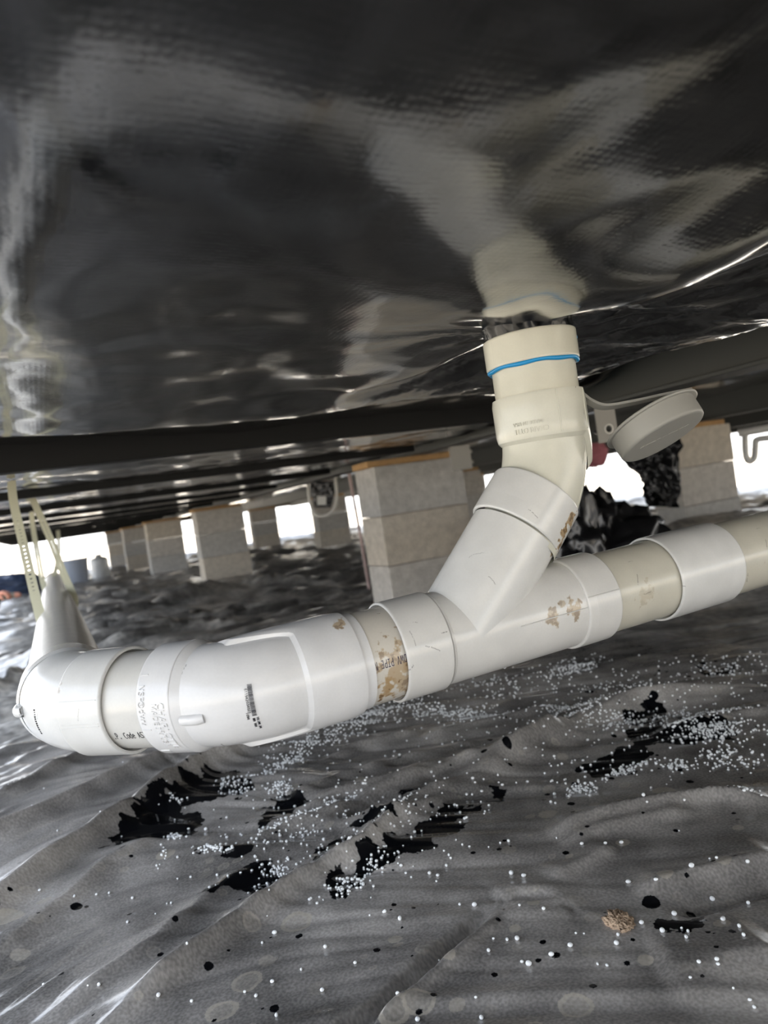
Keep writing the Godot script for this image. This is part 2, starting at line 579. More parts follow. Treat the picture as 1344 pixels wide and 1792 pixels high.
	near.albedo_texture = tex_rgb(d, TW, TW)
	near.roughness_texture = tex_l(ro, TW, TW)
	near.texture_repeat = false
	near.normal_enabled = true
	var bump := PackedByteArray()
	bump.resize(TW * TW)
	for p in TW * TW: bump[p] = clampi(int(128 + (mid[p] - 128) * 0.7 + (fine[p] - 128) * 0.05), 0, 255)
	near.normal_texture = normal_from(bump, TW, 2.4)
	near.normal_scale = 0.35
	# farther off: the same dusty film, repeated
	var W := 512
	var b2 := bytes_of(noise(0.012, 71, 5), W, true)
	var f2 := bytes_of(noise(0.1, 72, 3), W, true)
	var d2 := PackedByteArray()
	d2.resize(W * W * 3)
	for p in W * W:
		var cov := 0.5 + (b2[p] - 128) / 230.0 + (f2[p] - 128) / 420.0
		var w := 78.0 + 130.0 * clampf(cov, 0.1, 1.0)
		d2[p * 3] = int(w)
		d2[p * 3 + 1] = int(w * 0.97)
		d2[p * 3 + 2] = int(w * 0.925)
	var far := plain(Color.WHITE, 0.29, 0.6)
	far.albedo_texture = tex_rgb(d2, W, W)
	far.uv1_scale = Vector3.ONE
	far.normal_enabled = true
	far.normal_texture = normal_from(b2, W, 3.0)
	far.normal_scale = 0.3
	return [near, far]

func build_floor() -> void:
	fold1 = noise(1.0, 3, 3)
	fold2 = noise(1.0, 4, 3)
	fold3 = noise(1.0, 6, 3)
	# folds traced along their crests
	ridge([[-60, 1650], [0, 1600], [130, 1500], [250, 1420], [360, 1340], [470, 1285]], 0.038, 0.025)
	ridge([[-40, 1490], [0, 1472], [110, 1420], [260, 1350], [390, 1285]], 0.032, 0.024)
	ridge([[-40, 1420], [60, 1370], [150, 1320], [260, 1262]], 0.024, 0.021)
	ridge([[150, 1820], [300, 1710], [420, 1620], [520, 1550], [640, 1490], [690, 1440], [800, 1390]], 0.024, 0.016)
	ridge([[60, 1790], [220, 1690], [300, 1630], [380, 1560], [470, 1510]], 0.014, 0.019)
	ridge([[-40, 1700], [90, 1600], [190, 1520], [280, 1470]], 0.016, 0.021)
	ridge([[560, 1830], [680, 1740], [780, 1655], [860, 1590]], -0.022, 0.013)
	ridge([[530, 1830], [650, 1740], [750, 1655], [840, 1588]],  0.011, 0.012)
	ridge([[640, 1800], [720, 1735], [810, 1660], [880, 1598]],  0.011, 0.012)
	ridge([[960, 1470], [1040, 1448], [1120, 1428], [1250, 1405], [1360, 1408]], 0.019, 0.015)
	ridge([[980, 1485], [1100, 1450], [1220, 1428]], 0.011, 0.015)
	ridge([[850, 1592], [900, 1560], [960, 1560], [985, 1575], [930, 1585], [870, 1575]], 0.007, 0.015)
	ridge([[960, 1540], [1020, 1515], [1080, 1490]], 0.011, 0.015)
	ridge([[800, 1390], [890, 1335], [960, 1305], [1020, 1265], [1120, 1232], [1344, 1200]], 0.030, 0.037)
	ridge([[1110, 1560], [1200, 1540], [1300, 1515], [1380, 1500]], 0.014, 0.018)
	ridge([[1180, 1600], [1290, 1560], [1380, 1545]], -0.011, 0.015)
	ridge([[1150, 1700], [1250, 1690], [1380, 1660]], 0.011, 0.031)
	ridge([[520, 1430], [600, 1395], [700, 1375], [790, 1340]], 0.016, 0.019)
	ridge([[430, 1480], [540, 1440], [620, 1410]], 0.012, 0.015)
	ridge([[1150, 1290], [1250, 1262], [1380, 1240]], 0.016, 0.021)
	ridge([[140, 1090], [260, 1062], [420, 1022], [560, 1010]], 0.068, 0.064)
	ridge([[180, 1130], [300, 1100], [440, 1085]], 0.054, 0.054)
	ridge([[-30, 1230], [40, 1180], [90, 1140]], 0.041, 0.043)
	for q in [[[560, 1440], [660, 1395], [760, 1360]], [[600, 1462], [700, 1420], [810, 1372]], [[640, 1352], [740, 1322], [840, 1300]], [[500, 1402], [580, 1370], [680, 1338]], [[740, 1292], [850, 1268], [980, 1240]], [[560, 1330], [650, 1300], [740, 1282]], [[880, 1345], [930, 1318], [985, 1290]], [[900, 1330], [945, 1308], [1000, 1278]], [[870, 1330], [915, 1306], [960, 1285]], [[700, 1385], [790, 1352], [880, 1318]]]:
		ridge(q, 0.012, 0.014)
	var mats := floor_materials()
	var as_ := steps(LEFT, RIGHT, -0.12, 0.95, 0.005, 1.03, 0.16)
	var bs := steps(BACK, END, 0.5, 1.5, 0.005, 1.025, 0.14)
	var H := []
	for b in bs:
		var row := PackedVector3Array()
		for a in as_: row.append(wo(a, b, ground_y(a, b)))
		H.append(row)
	var normals := []
	var mesh := ArrayMesh.new()
	var near := MB.new()
	var far := MB.new()
	for part in 2:
		var mb: MB = [near, far][part]
		var index := {}
		for r in bs.size() - 1:
			for k in as_.size() - 1:
				var inside: bool = as_[k] > TA + 0.02 and as_[k + 1] < TA + TS - 0.02 and bs[r] > TB + 0.02 and bs[r + 1] < TB + TS - 0.02
				if inside != (part == 0): continue
				var q := []
				for c in [[r, k], [r, k + 1], [r + 1, k + 1], [r + 1, k]]:
					var id: int = c[0] * 100000 + c[1]
					if not index.has(id):
						index[id] = mb.v.size()
						var rr: int = c[0]
						var kk: int = c[1]
						var dr: Vector3 = H[mini(rr + 1, bs.size() - 1)][kk] - H[maxi(rr - 1, 0)][kk]
						var dc: Vector3 = H[rr][mini(kk + 1, as_.size() - 1)] - H[rr][maxi(kk - 1, 0)]
						mb.v.append(H[rr][kk])
						mb.n.append(dc.cross(dr).normalized())
						mb.u.append(Vector2((as_[kk] - TA) / TS, (bs[rr] - TB) / TS))
					q.append(index[id])
				mb.tri(q[0], q[1], q[2])
				mb.tri(q[0], q[2], q[3])
	near.mesh(mesh)
	far.mesh(mesh)
	mesh.surface_set_material(0, mats[0])
	mesh.surface_set_material(1, mats[1])
	var o := put_mesh("floor", mesh, null)
	tag(o, "dusty black plastic ground sheet with folds, wet patches and dried spots", "", "", "structure")

# ---------------------------------------------------------------- belly sheet and frame
var bn1 := FastNoiseLite.new()
var bn2 := FastNoiseLite.new()
const BAR := [1.68, 2.5, 3.4, 4.3, 5.2, 6.1, 7.0, 7.9, 8.8, 9.7, 10.6, 11.5, 12.4, 13.3, 14.2]
func belly_y(a: float, b: float) -> float:
	var y := 0.628 + 0.013 * bn1.get_noise_2d(a * 1.7, b * 1.3) + 0.003 * bn2.get_noise_2d(a * 5.0, b * 3.0)
	# the sheet sags lowest just before the riser and lifts towards the near side
	var da := minf(a - 0.5, 0.0)
	var db := b - 0.5
	y += 0.045 * (1.0 - exp(-pow(da / 0.7, 2.0)))
	y += 0.11 * (1.0 - exp(-pow(db / 0.5, 2.0))) if db < 0.0 else 0.02 * (1.0 - exp(-pow(db / 0.2, 2.0)))
	# a slack lip along the cut beside the riser, then a second swag next to the beam
	var l := 0.5 + 0.05 * (0.65 - b) + 0.008 * bn2.get_noise_2d(b * 7.0, 3.0)
	var k := smoothstep(-0.3, 0.3, b) * smoothstep(1.25, 0.85, b)
	y -= 0.012 * k * exp(-pow((a - l) / 0.055, 2.0)) * (0.25 + 0.75 * smoothstep(0.05, 0.2, absf(b - 0.655)))
	if a > l:
		var near_side := smoothstep(0.62, 0.5, b)
		y += k * lerpf(0.022 * smoothstep(l, l + 0.06, a) * smoothstep(l + 0.3, l + 0.12, a), 0.018 * smoothstep(l + 0.01, l + 0.16, a) * smoothstep(l + 0.32, l + 0.2, a), near_side)
		var m := 0.86 + 0.014 * sin(b * 9.0)
		var kk := smoothstep(-0.3, 0.5, b) * smoothstep(1.4, 1.0, b)
		y -= 0.024 * kk * exp(-pow((a - m) / 0.1, 2.0))
		y += (0.2 * smoothstep(m + 0.09, m + 0.35, a) + 0.012 * smoothstep(m + 0.0, m + 0.12, a)) * smoothstep(1.5, 1.1, b)
		y += 0.007 * kk * smoothstep(l, l + 0.15, a) * bn2.get_noise_2d(a * 16.0 + b * 6.0, b * 5.0)
	# a low edge before the first cross member, lifting again behind it
	var e := 1.3 - 0.16 * smoothstep(0.2, 0.9, a)
	y -= 0.009 * exp(-pow((b - e) / 0.14, 2.0))
	y += 0.03 * smoothstep(e, e + 0.3, b)
	# radial tucks gathered at the pipe
	var q := Vector2(a - 0.505, b - 0.655)
	var rr := q.length()
	if rr < 0.35: y += 0.004 * sin(q.angle() * 11.0) * exp(-rr / 0.1) * smoothstep(0.04, 0.08, rr)
	return y
func sheet(as_: PackedFloat32Array, bs: PackedFloat32Array, f: Callable, hole := false) -> ArrayMesh:
	var mb := MB.new()
	var P := []
	var U := []
	for b in bs:
		var row := PackedVector3Array()
		var uv := PackedVector2Array()
		for a in as_:
			row.append(wo(a, b, f.call(a, b)))
			uv.append(Vector2(a, b))
		P.append(row)
		U.append(uv)
	mb.grid(P, U)
	return mb.mesh()
func even(lo: float, hi: float, st: float) -> PackedFloat32Array:
	var out := PackedFloat32Array()
	var n := maxi(1, int(ceil((hi - lo) / st)))
	for k in n + 1: out.append(lerpf(lo, hi, float(k) / n))
	return out
func beam_mesh(p: Vector3, q: Vector3, h: float, w: float, web: float, fl: float) -> MB:
	# I section whose bottom runs from p to q
	var mb := MB.new()
	var d := (q - p) * 0.5
	var c := (p + q) * 0.5
	var s := d.cross(Vector3.UP).normalized()
	mb.box(c + Vector3(0, fl * 0.5, 0), d, Vector3(0, fl * 0.5, 0), s * w * 0.5, 0.001)
	mb.box(c + Vector3(0, h - fl * 0.5, 0), d, Vector3(0, fl * 0.5, 0), s * w * 0.5, 0.001)
	mb.box(c + Vector3(0, h * 0.5, 0), d, Vector3(0, h * 0.5 - fl, 0), s * web * 0.5, 0.001)
	return mb
func build_ceiling() -> void:
	bn1 = noise(1.0, 81, 3)
	bn2 = noise(1.0, 82, 3)
	# deck, rim boards and the home's body above
	var mb := MB.new()
	mb.box(wo((LEFT + RIGHT) / 2, (BACK + END) / 2, 1.0), e1 * (RIGHT - LEFT) / 2, Vector3(0, 0.09, 0), e2 * (END - BACK) / 2, 0.005)
	tag(put("ceiling", mb, M.deck), "wooden floor deck of the home above the belly sheet", "", "", "structure")
	for w in [["left", wo(LEFT, (BACK + END) / 2, 0.78), e2 * (END - BACK) / 2, e1 * 0.02], ["right", wo(RIGHT, (BACK + END) / 2, 0.78), e2 * (END - BACK) / 2, e1 * 0.02], ["back", wo((LEFT + RIGHT) / 2, BACK, 0.78), e1 * (RIGHT - LEFT) / 2, e2 * 0.02], ["far", wo((LEFT + RIGHT) / 2, END, 0.78), e1 * (RIGHT - LEFT) / 2, e2 * 0.02]]:
		mb = MB.new()
		mb.box(w[1], w[2], Vector3(0, 0.13, 0), w[3], 0.003)
		tag(put("trim", mb, M.deck), "wooden rim board along the home's edge", "", "", "structure")
		mb = MB.new()
		mb.box(w[1] + Vector3(0, 1.66, 0), w[2], Vector3(0, 1.35, 0), w[3] * 3.0, 0.003)
		tag(put("wall_" + w[0], mb, M.siding), "outer wall of the home above the crawl space", "", "", "structure")
	mb = MB.new()
	mb.box(wo((LEFT + RIGHT) / 2, (BACK + END) / 2, 3.85), e1 * (RIGHT - LEFT) / 2, Vector3(0, 0.06, 0), e2 * (END - BACK) / 2, 0.005)
	tag(put("roof", mb, M.siding), "roof of the home above the crawl space", "", "", "structure")
	# belly sheets
	var o := put_mesh("ceiling", sheet(steps(LEFT + 0.02, 1.34, -0.1, 1.1, 0.011, 1.04, 0.08), steps(BACK + 0.02, BAR[0] + 0.02, 0.1, BAR[0], 0.011, 1.04, 0.08), belly_y), M.belly)
	tag(o, "black woven belly sheet sagging over the drain riser", "", "", "structure")
	for k in BAR.size():
		var b0: float = BAR[k] + 0.03
		var b1: float = BAR[k + 1] + 0.02 if k + 1 < BAR.size() else END - 0.02
		var fine := 0.03 if k < 3 else 0.1
		var f := func(a: float, b: float) -> float:
			return 0.657 - 0.006 * sin((b - b0) / (b1 - b0) * PI) + 0.005 * bn1.get_noise_2d(a * 3.0, b * 5.0) + 0.003 * bn2.get_noise_2d(a * 9.0, b * 9.0)
		o = put_mesh("ceiling", sheet(even(LEFT + 0.02, 1.36, fine), even(b0, b1, fine), f), M.belly)
		tag(o, "black belly sheet stretched between two steel cross members", "", "", "structure")
	var f2 := func(a: float, b: float) -> float:
		return 0.74 + 0.015 * bn1.get_noise_2d(a * 3.0, b * 3.0) + 0.005 * bn2.get_noise_2d(a * 9.0, b * 9.0)
	o = put_mesh("ceiling", sheet(even(1.44, RIGHT - 0.02, 0.08), even(BACK + 0.02, END - 0.02, 0.1), f2), M.belly)
	tag(o, "black belly sheet beyond the first main beam", "", "", "structure")
	# main beams on the piers, cross members on their left side
	var beams := [[1.4, "steel main beam on the tall three-block pier behind the white riser"], [3.13, "steel main beam on the pier behind the hanging grey cap"], [5.0, "steel main beam further right under the home"], [6.7, "steel main beam nearest the sunlit far side"]]
	var frame := thing("steel_chassis", "black steel chassis of main beams and cross members resting on the block piers", "chassis", wo(1.4, 2.7, 0.628))
	for s in beams:
		put("main_beam", beam_mesh(wo(s[0], BACK + 0.1, 0.628), wo(s[0], END - 0.1, 0.628), 0.28, 0.1, 0.008, 0.009), M.steel, frame, s[1])
	for k in BAR.size():
		mb = MB.new()
		var p := wo(LEFT + 0.03, BAR[k], 0.637)
		var q := wo(1.33, BAR[k], 0.637)
		var c := (p + q) / 2
		mb.box(c + Vector3(0, 0.03, 0), (q - p) / 2, Vector3(0, 0.03, 0), e2 * 0.003, 0.0008)
		mb.box(c + Vector3(0, 0.003, 0) + e2 * 0.02, (q - p) / 2, Vector3(0, 0.003, 0), e2 * 0.022, 0.0008)
		mb.box(c + Vector3(0, 0.06, 0) + e2 * 0.02, (q - p) / 2, Vector3(0, 0.003, 0), e2 * 0.022, 0.0008)
		put("cross_member", mb, M.steel_black, frame)

# ---------------------------------------------------------------- piers
func block(mb: MB, c: Vector3, hx: Vector3, hz: Vector3) -> void:
	mb.box(c, hx, Vector3(0, 0.0965, 0), hz, 0.003)
func pier(a: float, b: float, label: String, n := 3, top := 0.603, wood := true, groove := false) -> void:
	# a, b: the corner nearest the first row; blocks 0.397 across the beam and 0.194 along it
	var c := wo(a + 0.1985, b + 0.097, 0)
	var t := thing("block_pier", label, "pier", c, "block piers")
	for k in n:
		var mb := MB.new()
		var j := Vector3(rng.randf_range(-0.004, 0.004), 0, rng.randf_range(-0.004, 0.004))
		var y := top - 0.0975 - k * 0.195
		block(mb, c + j + Vector3(0, y, 0), e1 * 0.1985, e2 * 0.097)
		if groove:
			mb.box(c + j + Vector3(0, y, 0) - e1 * 0.1985 + e2 * 0.02, e1 * 0.003, Vector3(0, 0.09, 0), e2 * 0.055, 0.001)
		put("concrete_block", mb, M.blocks[(k + int(absf(b) * 3.0)) % 3], t)
	if wood:
		var mb := MB.new()
		mb.box(c + Vector3(0, top + 0.0125, 0) - e1 * 0.01, e1 * 0.205, Vector3(0, 0.0125, 0), e2 * 0.075, 0.002)
		put("wood_shim", mb, M.wood, t, "thin wooden board on top of the blocks")
func build_piers() -> void:
	pier(1.205, 2.62, "tall pier of grey concrete blocks right behind the white wye fitting", 4)
	pier(1.2, 6.2, "grey block pier with a pale wooden cap, next along the beam")
	pier(1.13, 8.8, "grey block pier, third along the beam from the wye, left of the wood-capped pier")
	pier(1.1, 11.1, "grey block pier, fourth along the beam from the wye, partly hidden by the third")
	pier(1.08, 13.6, "grey block pier at the far end of the beam, beside the bucket")
	pier(2.93, 2.75, "grey block pier with a grooved end, behind the hanging grey cap", 3, 0.603, true, true)
	pier(2.95, 5.2, "tan block pier seen just beside the riser elbow")
	pier(3.0, 8.3, "grey block pier on the second beam, hidden in part by the tall pier")
	pier(3.0, 11.2, "grey block pier behind the hanging white cable loop")
	pier(3.0, 14.2, "grey block pier far back between two wood-capped piers")
	pier(4.8, 4.4, "grey block pier under the third beam, right of the grooved pier")
	pier(4.8, 8.0, "grey block pier farther along the third beam")

# ---------------------------------------------------------------- lettering
func letters(called: String, text: String, parent: Node, mat: Material, o: Vector3, d: Vector3, u: Vector3, r: float, th: float, s: float, cap: float, turn: float, depth: float, font_name := "Droid Sans Mono", squeeze := 1.0) -> void:
	# text centred at angle th (degrees) and s along the axis; turn 0 reads along d, -90 reads downwards
	var tm := TextMesh.new()
	var fo := SystemFont.new()
	fo.font_names = PackedStringArray([font_name])
	tm.font = fo
	tm.text = text
	tm.font_size = 48
	tm.pixel_size = 0.01
	tm.depth = 0.02
	tm.curve_step = 2.0
	var arr := tm.get_mesh_arrays()
	var src: PackedVector3Array = arr[Mesh.ARRAY_VERTEX]
	var idx: PackedInt32Array = arr[Mesh.ARRAY_INDEX]
	if src.is_empty(): return
	var sc := cap / 0.35
	var c := cos(deg_to_rad(turn))
	var sn := sin(deg_to_rad(turn))
	var nn := d.cross(u)
	var mb := MB.new()
	var pt := PackedVector3Array()
	for p in src:
		var x := p.x * sc * squeeze
		var y := p.y * sc
		var z := depth if p.z > 0.0 else -0.0004
		var ax := x * c - y * sn
		var ay := x * sn + y * c
		var ang := deg_to_rad(th) + ay / r
		pt.append(o + d * (s + ax) + (nn * cos(ang) + u * sin(ang)) * (r + z))
	for k in range(0, idx.size(), 3):
		var A := pt[idx[k]]
		var B := pt[idx[k + 1]]
		var C := pt[idx[k + 2]]
		var n := (C - A).cross(B - A)
		if n.length_squared() < 1e-22: continue
		n = n.normalized()
		for p in [A, B, C]:
			mb.i.append(mb.v.size())
			mb.v.append(p)
			mb.n.append(n)
			mb.u.append(Vector2(0.3, 0.3))
	put(called, mb, mat, parent)

# ---------------------------------------------------------------- the drain pipe
const OD := 0.04445
var DR := Vector3(0.911, 0.029, -0.411).normalized()          # the right run, left to right
var A0 := Vector3(-0.048, 0.324, -0.700)
func build_drain() -> void:
	var t := thing("drain_pipe", "white plastic drain pipe with wye, riser and two bends hung under the home", "pipe", Vector3(0.06, 0.327, -0.75))
	var h := Vector3(DR.x, 0, DR.z).normalized()
	var ang := atan2(h.z, h.x)
	var mid := Vector3(cos(ang + PI / 4), 0.01, sin(ang + PI / 4)).normalized()     # middle run, left to right
	var away := -Vector3(cos(ang + PI / 2), 0.004, sin(ang + PI / 2)).normalized()  # far run, heading off
	var U := Vector3.UP
	var uR := (U - DR * DR.y).normalized()
	var uM := (U - mid * mid.y).normalized()
	# vertices of the two bends
	var v1 := A0 + DR * -0.1073
	var v2 := v1 - mid * 0.197
	# --- middle stub pipe
	var mb := MB.new()
	lathe(mb, v1, mid, uM, [[[-0.15, OD], [-0.10, OD], [-0.05, OD]]], 0.1)
	var stub := put("pipe", mb, M.stub, t)
	letters("lettering", ".P. Code AST", stub, M.ink, v1, mid, uM, OD, -30, -0.0985, 0.0074, 0, 0.0002, "Droid Sans Mono", 0.5)
	# --- bend beside the wye run
	mb = MB.new()
	bend(mb, v1, mid, DR, 0.034, 0.0455, 0.012, 0.075, U, 14, -0.02)
	lathe(mb, v1, mid, uM, hub_runs(-0.0775, -0.043, 0.0496, OD, 0.0455, 0.0, 0.008), 0.06)
	# right hub, whose shoulder steps back along its top and bottom
	var P := []
	var Uv := []
	var face := []
	var faceu := []
	var rowsn := 7
	var nR := DR.cross(uR)
	for r in rowsn + 1:
		var row := PackedVector3Array()
		var uv := PackedVector2Array()
		for k in SEG * 2 + 1:
			var th := -PI + TAU * k / (SEG * 2)
			var g := absf(rad_to_deg(th))
			var s0 := lerpf(0.0475, -0.004, smoothstep(64.0, 90.0, g)) - 0.012 * smoothstep(90, 120, g)
			var s := lerpf(s0, 0.099, float(r) / rowsn)
			row.append(v1 + DR * s + (nR * cos(th) + uR * sin(th)) * (0.0496 - (0.0012 if r == 0 or r == rowsn else 0.0)))
			uv.append(Vector2(float(k) / (SEG * 2), (s + 0.0) / 0.28 + 0.5))
		P.append(row)
		Uv.append(uv)
		if r == 0:
			var inn := PackedVector3Array()
			for k in SEG * 2 + 1:
				var th := -PI + TAU * k / (SEG * 2)
				var p := row[k]
				inn.append(p - (nR * cos(th) + uR * sin(th)) * 0.0055 - DR * 0.0075)
			face = [inn, row]
			faceu = [uv, uv]
	mb.grid(P, Uv, false, true)
	mb.grid(face, faceu, false, true)
	lathe(mb, v1, DR, uR, [[[0.099, 0.0484], [0.099, OD]]])
	var fit := put("bend_fitting", mb, M.bend, t)
	letters("lettering", "NSF®dwv", fit, M.bend, v1, mid, uM, 0.0496, 8, -0.0715, 0.0058, -90, 0.0009, "Droid Sans")
	letters("lettering", "CHARLOTTE", fit, M.bend, v1, mid, uM, 0.0496, -18, -0.0515, 0.0066, -90, 0.0009, "Droid Sans")
	letters("lettering", "MADE IN USA", fit, M.bend, v1, mid, uM, 0.0496, -16, -0.0585, 0.0052, -90, 0.0009, "Droid Sans")
	# small strokes on the hub and the moulding stub on the body
	var nM := mid.cross(uM)
	for q in [[38, -0.0715], [-18, -0.071], [-52, -0.069]]:
		mb = MB.new()
		var w := deg_to_rad(q[0])
		var ra := nM * cos(w) + uM * sin(w)
		mb.box(v1 + mid * q[1] + ra * 0.0497, mid * 0.0045, ra * 0.0005, mid.cross(ra) * 0.0005, 0.0001)
		put("moulded_mark", mb, M.bend, fit)
	mb = MB.new()
	var w1 := deg_to_rad(-12)
	var ra1 := nM * cos(w1) + uM * sin(w1)
	wire(mb, [v1 - mid * 0.036 + ra1 * 0.0448, v1 - mid * 0.028 + ra1 * 0.0449, v1 - mid * 0.021 + ra1 * 0.0446, v1 - mid * 0.016 + ra1 * 0.042], 0.0048, 16)
	mb.quad(v1 - mid * 0.036 + ra1 * 0.0495, v1 - mid * 0.036 + ra1 * 0.0448 + uM * 0.0048, v1 - mid * 0.036 + ra1 * 0.04, v1 - mid * 0.036 + ra1 * 0.0448 - uM * 0.0048, -mid)
	put("moulding_stub", mb, M.bend, fit)
	# barcode print on the body
	mb = MB.new()
	var pr := (mid + DR).normalized()
	var up_ := (U - pr * pr.y).normalized()
	var np := pr.cross(up_)
	var cb := v1 + (mid - DR).normalized() * 0.0
	var rad := 0.034 / tan(PI / 8)
	cb = v1 + (DR - mid).normalized() * (rad / cos(PI / 8) - rad)
	var r2 := RandomNumberGenerator.new()
	r2.seed = 77
	var y := 0.30
	while y > -0.30:
		var wd := r2.randf_range(0.006, 0.017)
		var q0 := y
		var q1 := y - wd * r2.randf_range(0.4, 0.75)
		var rr := 0.0455 + 0.0003
		var p0 := np * cos(q0) + up_ * sin(q0)
		var p1 := np * cos(q1) + up_ * sin(q1)
		mb.quad(cb + p0 * rr + pr * 0.0105, cb + p0 * rr + pr * 0.0145, cb + p1 * rr + pr * 0.0145, cb + p1 * rr + pr * 0.0105, p0)
		y -= wd
	put("barcode", mb, M.ink, fit)
	letters("lettering", "611942034021", fit, M.ink, cb, pr, up_, 0.0455, 0, 0.0088, 0.0022, -90, 0.0003)
	letters("lettering", "1094", fit, M.ink, cb, pr, up_, 0.0455, -16, 0.0068, 0.0022, -90, 0.0003)
	letters("lettering", "16:20 24", fit, M.ink, cb, pr, up_, 0.0455, -27, 0.0146, 0.002, -90, 0.0003)
	letters("lettering", "MH 181", fit, M.ink, cb, pr, up_, 0.0455, -26, 0.0112, 0.002, -90, 0.0003)
	# --- bend at the left end
	mb = MB.new()
	bend(mb, v2, away * -1.0, mid, 0.05, 0.0472, 0.0, 0.0, U, 18, 0.0)
	lathe(mb, v2, mid, uM, hub_runs(0.03, 0.079, 0.0496, 0.047, OD, 0.0, 0.0), 0.0)
	lathe(mb, v2, -away, U, hub_runs(-0.085, -0.04, 0.0496, OD, 0.047, 0.0, 0.006), 0.1)
	var el := put("bend_fitting", mb, M.white_b, t)
	for q in [[16, 0.055], [-8, 0.055], [-11, 0.055]]:
		mb = MB.new()
		var w := deg_to_rad(q[0])
		var ra := nM * cos(w) + uM * sin(w)
		mb.box(v2 + mid * q[1] + ra * 0.0497, mid * 0.021, ra * 0.0004, mid.cross(ra) * 0.0004, 0.0001)
		put("moulded_mark", mb, M.white_b, el)
	var pe := (mid - away).normalized()
	var ce := v2 + (mid + away).normalized() * (0.05 / tan(PI / 8) / cos(PI / 8) - 0.05 / tan(PI / 8))
	var ue := (U - pe * pe.y).normalized()
	letters("lettering", "611942034014", el, M.ink, ce, pe, ue, 0.0472, -8, 0.006, 0.0026, -90, 0.0003)
	mb = MB.new()
	var na := (-away).cross(U)
	wire(mb, [v2 + away * 0.034 + na * 0.0468, v2 + away * 0.026 + na * 0.0475, v2 + away * 0.018 + na * 0.047, v2 + away * 0.014 + na * 0.043], 0.0055, 14)
	put("moulding_stub", mb, M.white_b, el)
	# --- far run, ending in a drop to the ground
	mb = MB.new()
	lathe(mb, v2, away, U, [[[0.07, OD], [0.6, OD], [1.2, OD], [2.0, OD], [3.6, OD]]], 0.0)
	put("pipe", mb, M.far_pipe, t)
	mb = MB.new()
	var v3 := v2 + away * 3.62
	bend(mb, v3, away, Vector3.DOWN, 0.08, 0.047, 0.02, 0.02, mid, 12)
	lathe(mb, v3, Vector3.DOWN, mid, [[[0.08, OD], [0.2, OD], [0.36, OD]]])
	put("down_bend", mb, M.far_pipe, t)
	# --- right run
	mb = MB.new()
	lathe(mb, A0, DR, uR, [[[-0.04, OD], [0.0, OD], [0.05, OD]]], -0.012)
	var sh := put("pipe", mb, M.short, t)
	letters("lettering", "DWV PIPE NSF·", sh, M.purple_ink, A0, DR, uR, OD, 1, 0.0125, 0.0076, 180, 0.0002, "Droid Sans Mono", 0.52)
	mb = MB.new()
	var J := A0 + DR * 0.1134
	lathe(mb, J, DR, uR, [[[-0.04, 0.0462], [0.0, 0.0462], [0.06, 0.0462], [0.14, 0.0462]]], 0.0)
	lathe(mb, J, DR, uR, hub_runs(-0.0808, -0.0323, 0.0488, OD, 0.0462, 0.0, 0.004), 0.0)
	lathe(mb, J, DR, uR, hub_runs(0.1286, 0.172, 0.0488, 0.0462, OD), 0.0)
	# the branch: 45 degrees up along the run
	var bd := (DR + uR).normalized()
	var k_ := DR.cross(uR)       # towards the viewer
	var w_ := put("wye_fitting", mb, M.wye, t)
	mb = MB.new()
	lathe(mb, J, bd, k_, [[[0.0, 0.0462], [0.03, 0.0462], [0.06, 0.0462], [0.12, 0.0462]]], 0.0)
	lathe(mb, J, bd, k_, hub_runs(0.122, 0.172, 0.0492, 0.0462, OD), 0.0)
	put("branch", mb, M.branch, w_)
	for q in [[0.045, 0.172, 0.0463, 0.0], [0.129, 0.171, 0.0489, 12.0]]:      # moulding lines along the wye's side
		mb = MB.new()
		var a := deg_to_rad(q[3])
		var rr := k_ * cos(a) + uR * sin(a)
		wire(mb, [J + DR * q[0] + rr * q[2], J + DR * q[1] + rr * q[2]], 0.0006, 6)
		put("moulded_mark", mb, M.wye, w_)
	mb = MB.new()       # a drop hanging below
	lathe(mb, J + DR * 0.047 - uR * 0.0452, -uR, DR, [[[0.0, 0.0034], [0.0015, 0.003], [0.003, 0.002], [0.0042, 0.0003]]], 0.0, 14)
	put("glue_drip", mb, M.white, w_)
	mb = MB.new()
	lathe(mb, A0, DR, uR, [[[0.27, OD], [0.33, OD], [0.4, OD]]], -0.3)
	put("pipe", mb, M.pipe_old, t)
	mb = MB.new()
	lathe(mb, A0, DR, uR, hub_runs(0.372, 0.4705, 0.0488, OD, OD), -0.4)
	put("coupling", mb, M.white, t)
	mb = MB.new()
	lathe(mb, A0, DR, uR, [[[0.46, OD], [0.6, OD], [0.9, OD], [1.3, OD], [1.9, OD]]], -0.5)
	put("pipe", mb, M.pipe_old, t)
	# --- riser
	var D := 0.1385
	var vr := J + h * D + U * D
	var rk := h.cross(U)
	mb = MB.new()
	bend(mb, vr, bd, U, 0.05, 0.0444, 0.03, 0.03, rk, 14)
	P = []
	Uv = []
	face = []
	for r in rowsn + 1:     # hub of the riser bend; its shoulder runs lower on the outer side
		var row := PackedVector3Array()
		var uv := PackedVector2Array()
		for k in SEG * 2 + 1:
			var th := -PI + TAU * k / (SEG * 2)
			var g := absf(rad_to_deg(th))
			var s0 := 0.045 - 0.034 * smoothstep(62.0, 20.0, g)
			var s := lerpf(s0, 0.091, float(r) / rowsn)
			row.append(vr + U * s + (h * cos(th) + rk * sin(th)) * (0.0494 - (0.0012 if r == 0 or r == rowsn else 0.0)))
			uv.append(Vector2(float(k) / (SEG * 2), s / 0.28 + 0.5))
		P.append(row)
		Uv.append(uv)
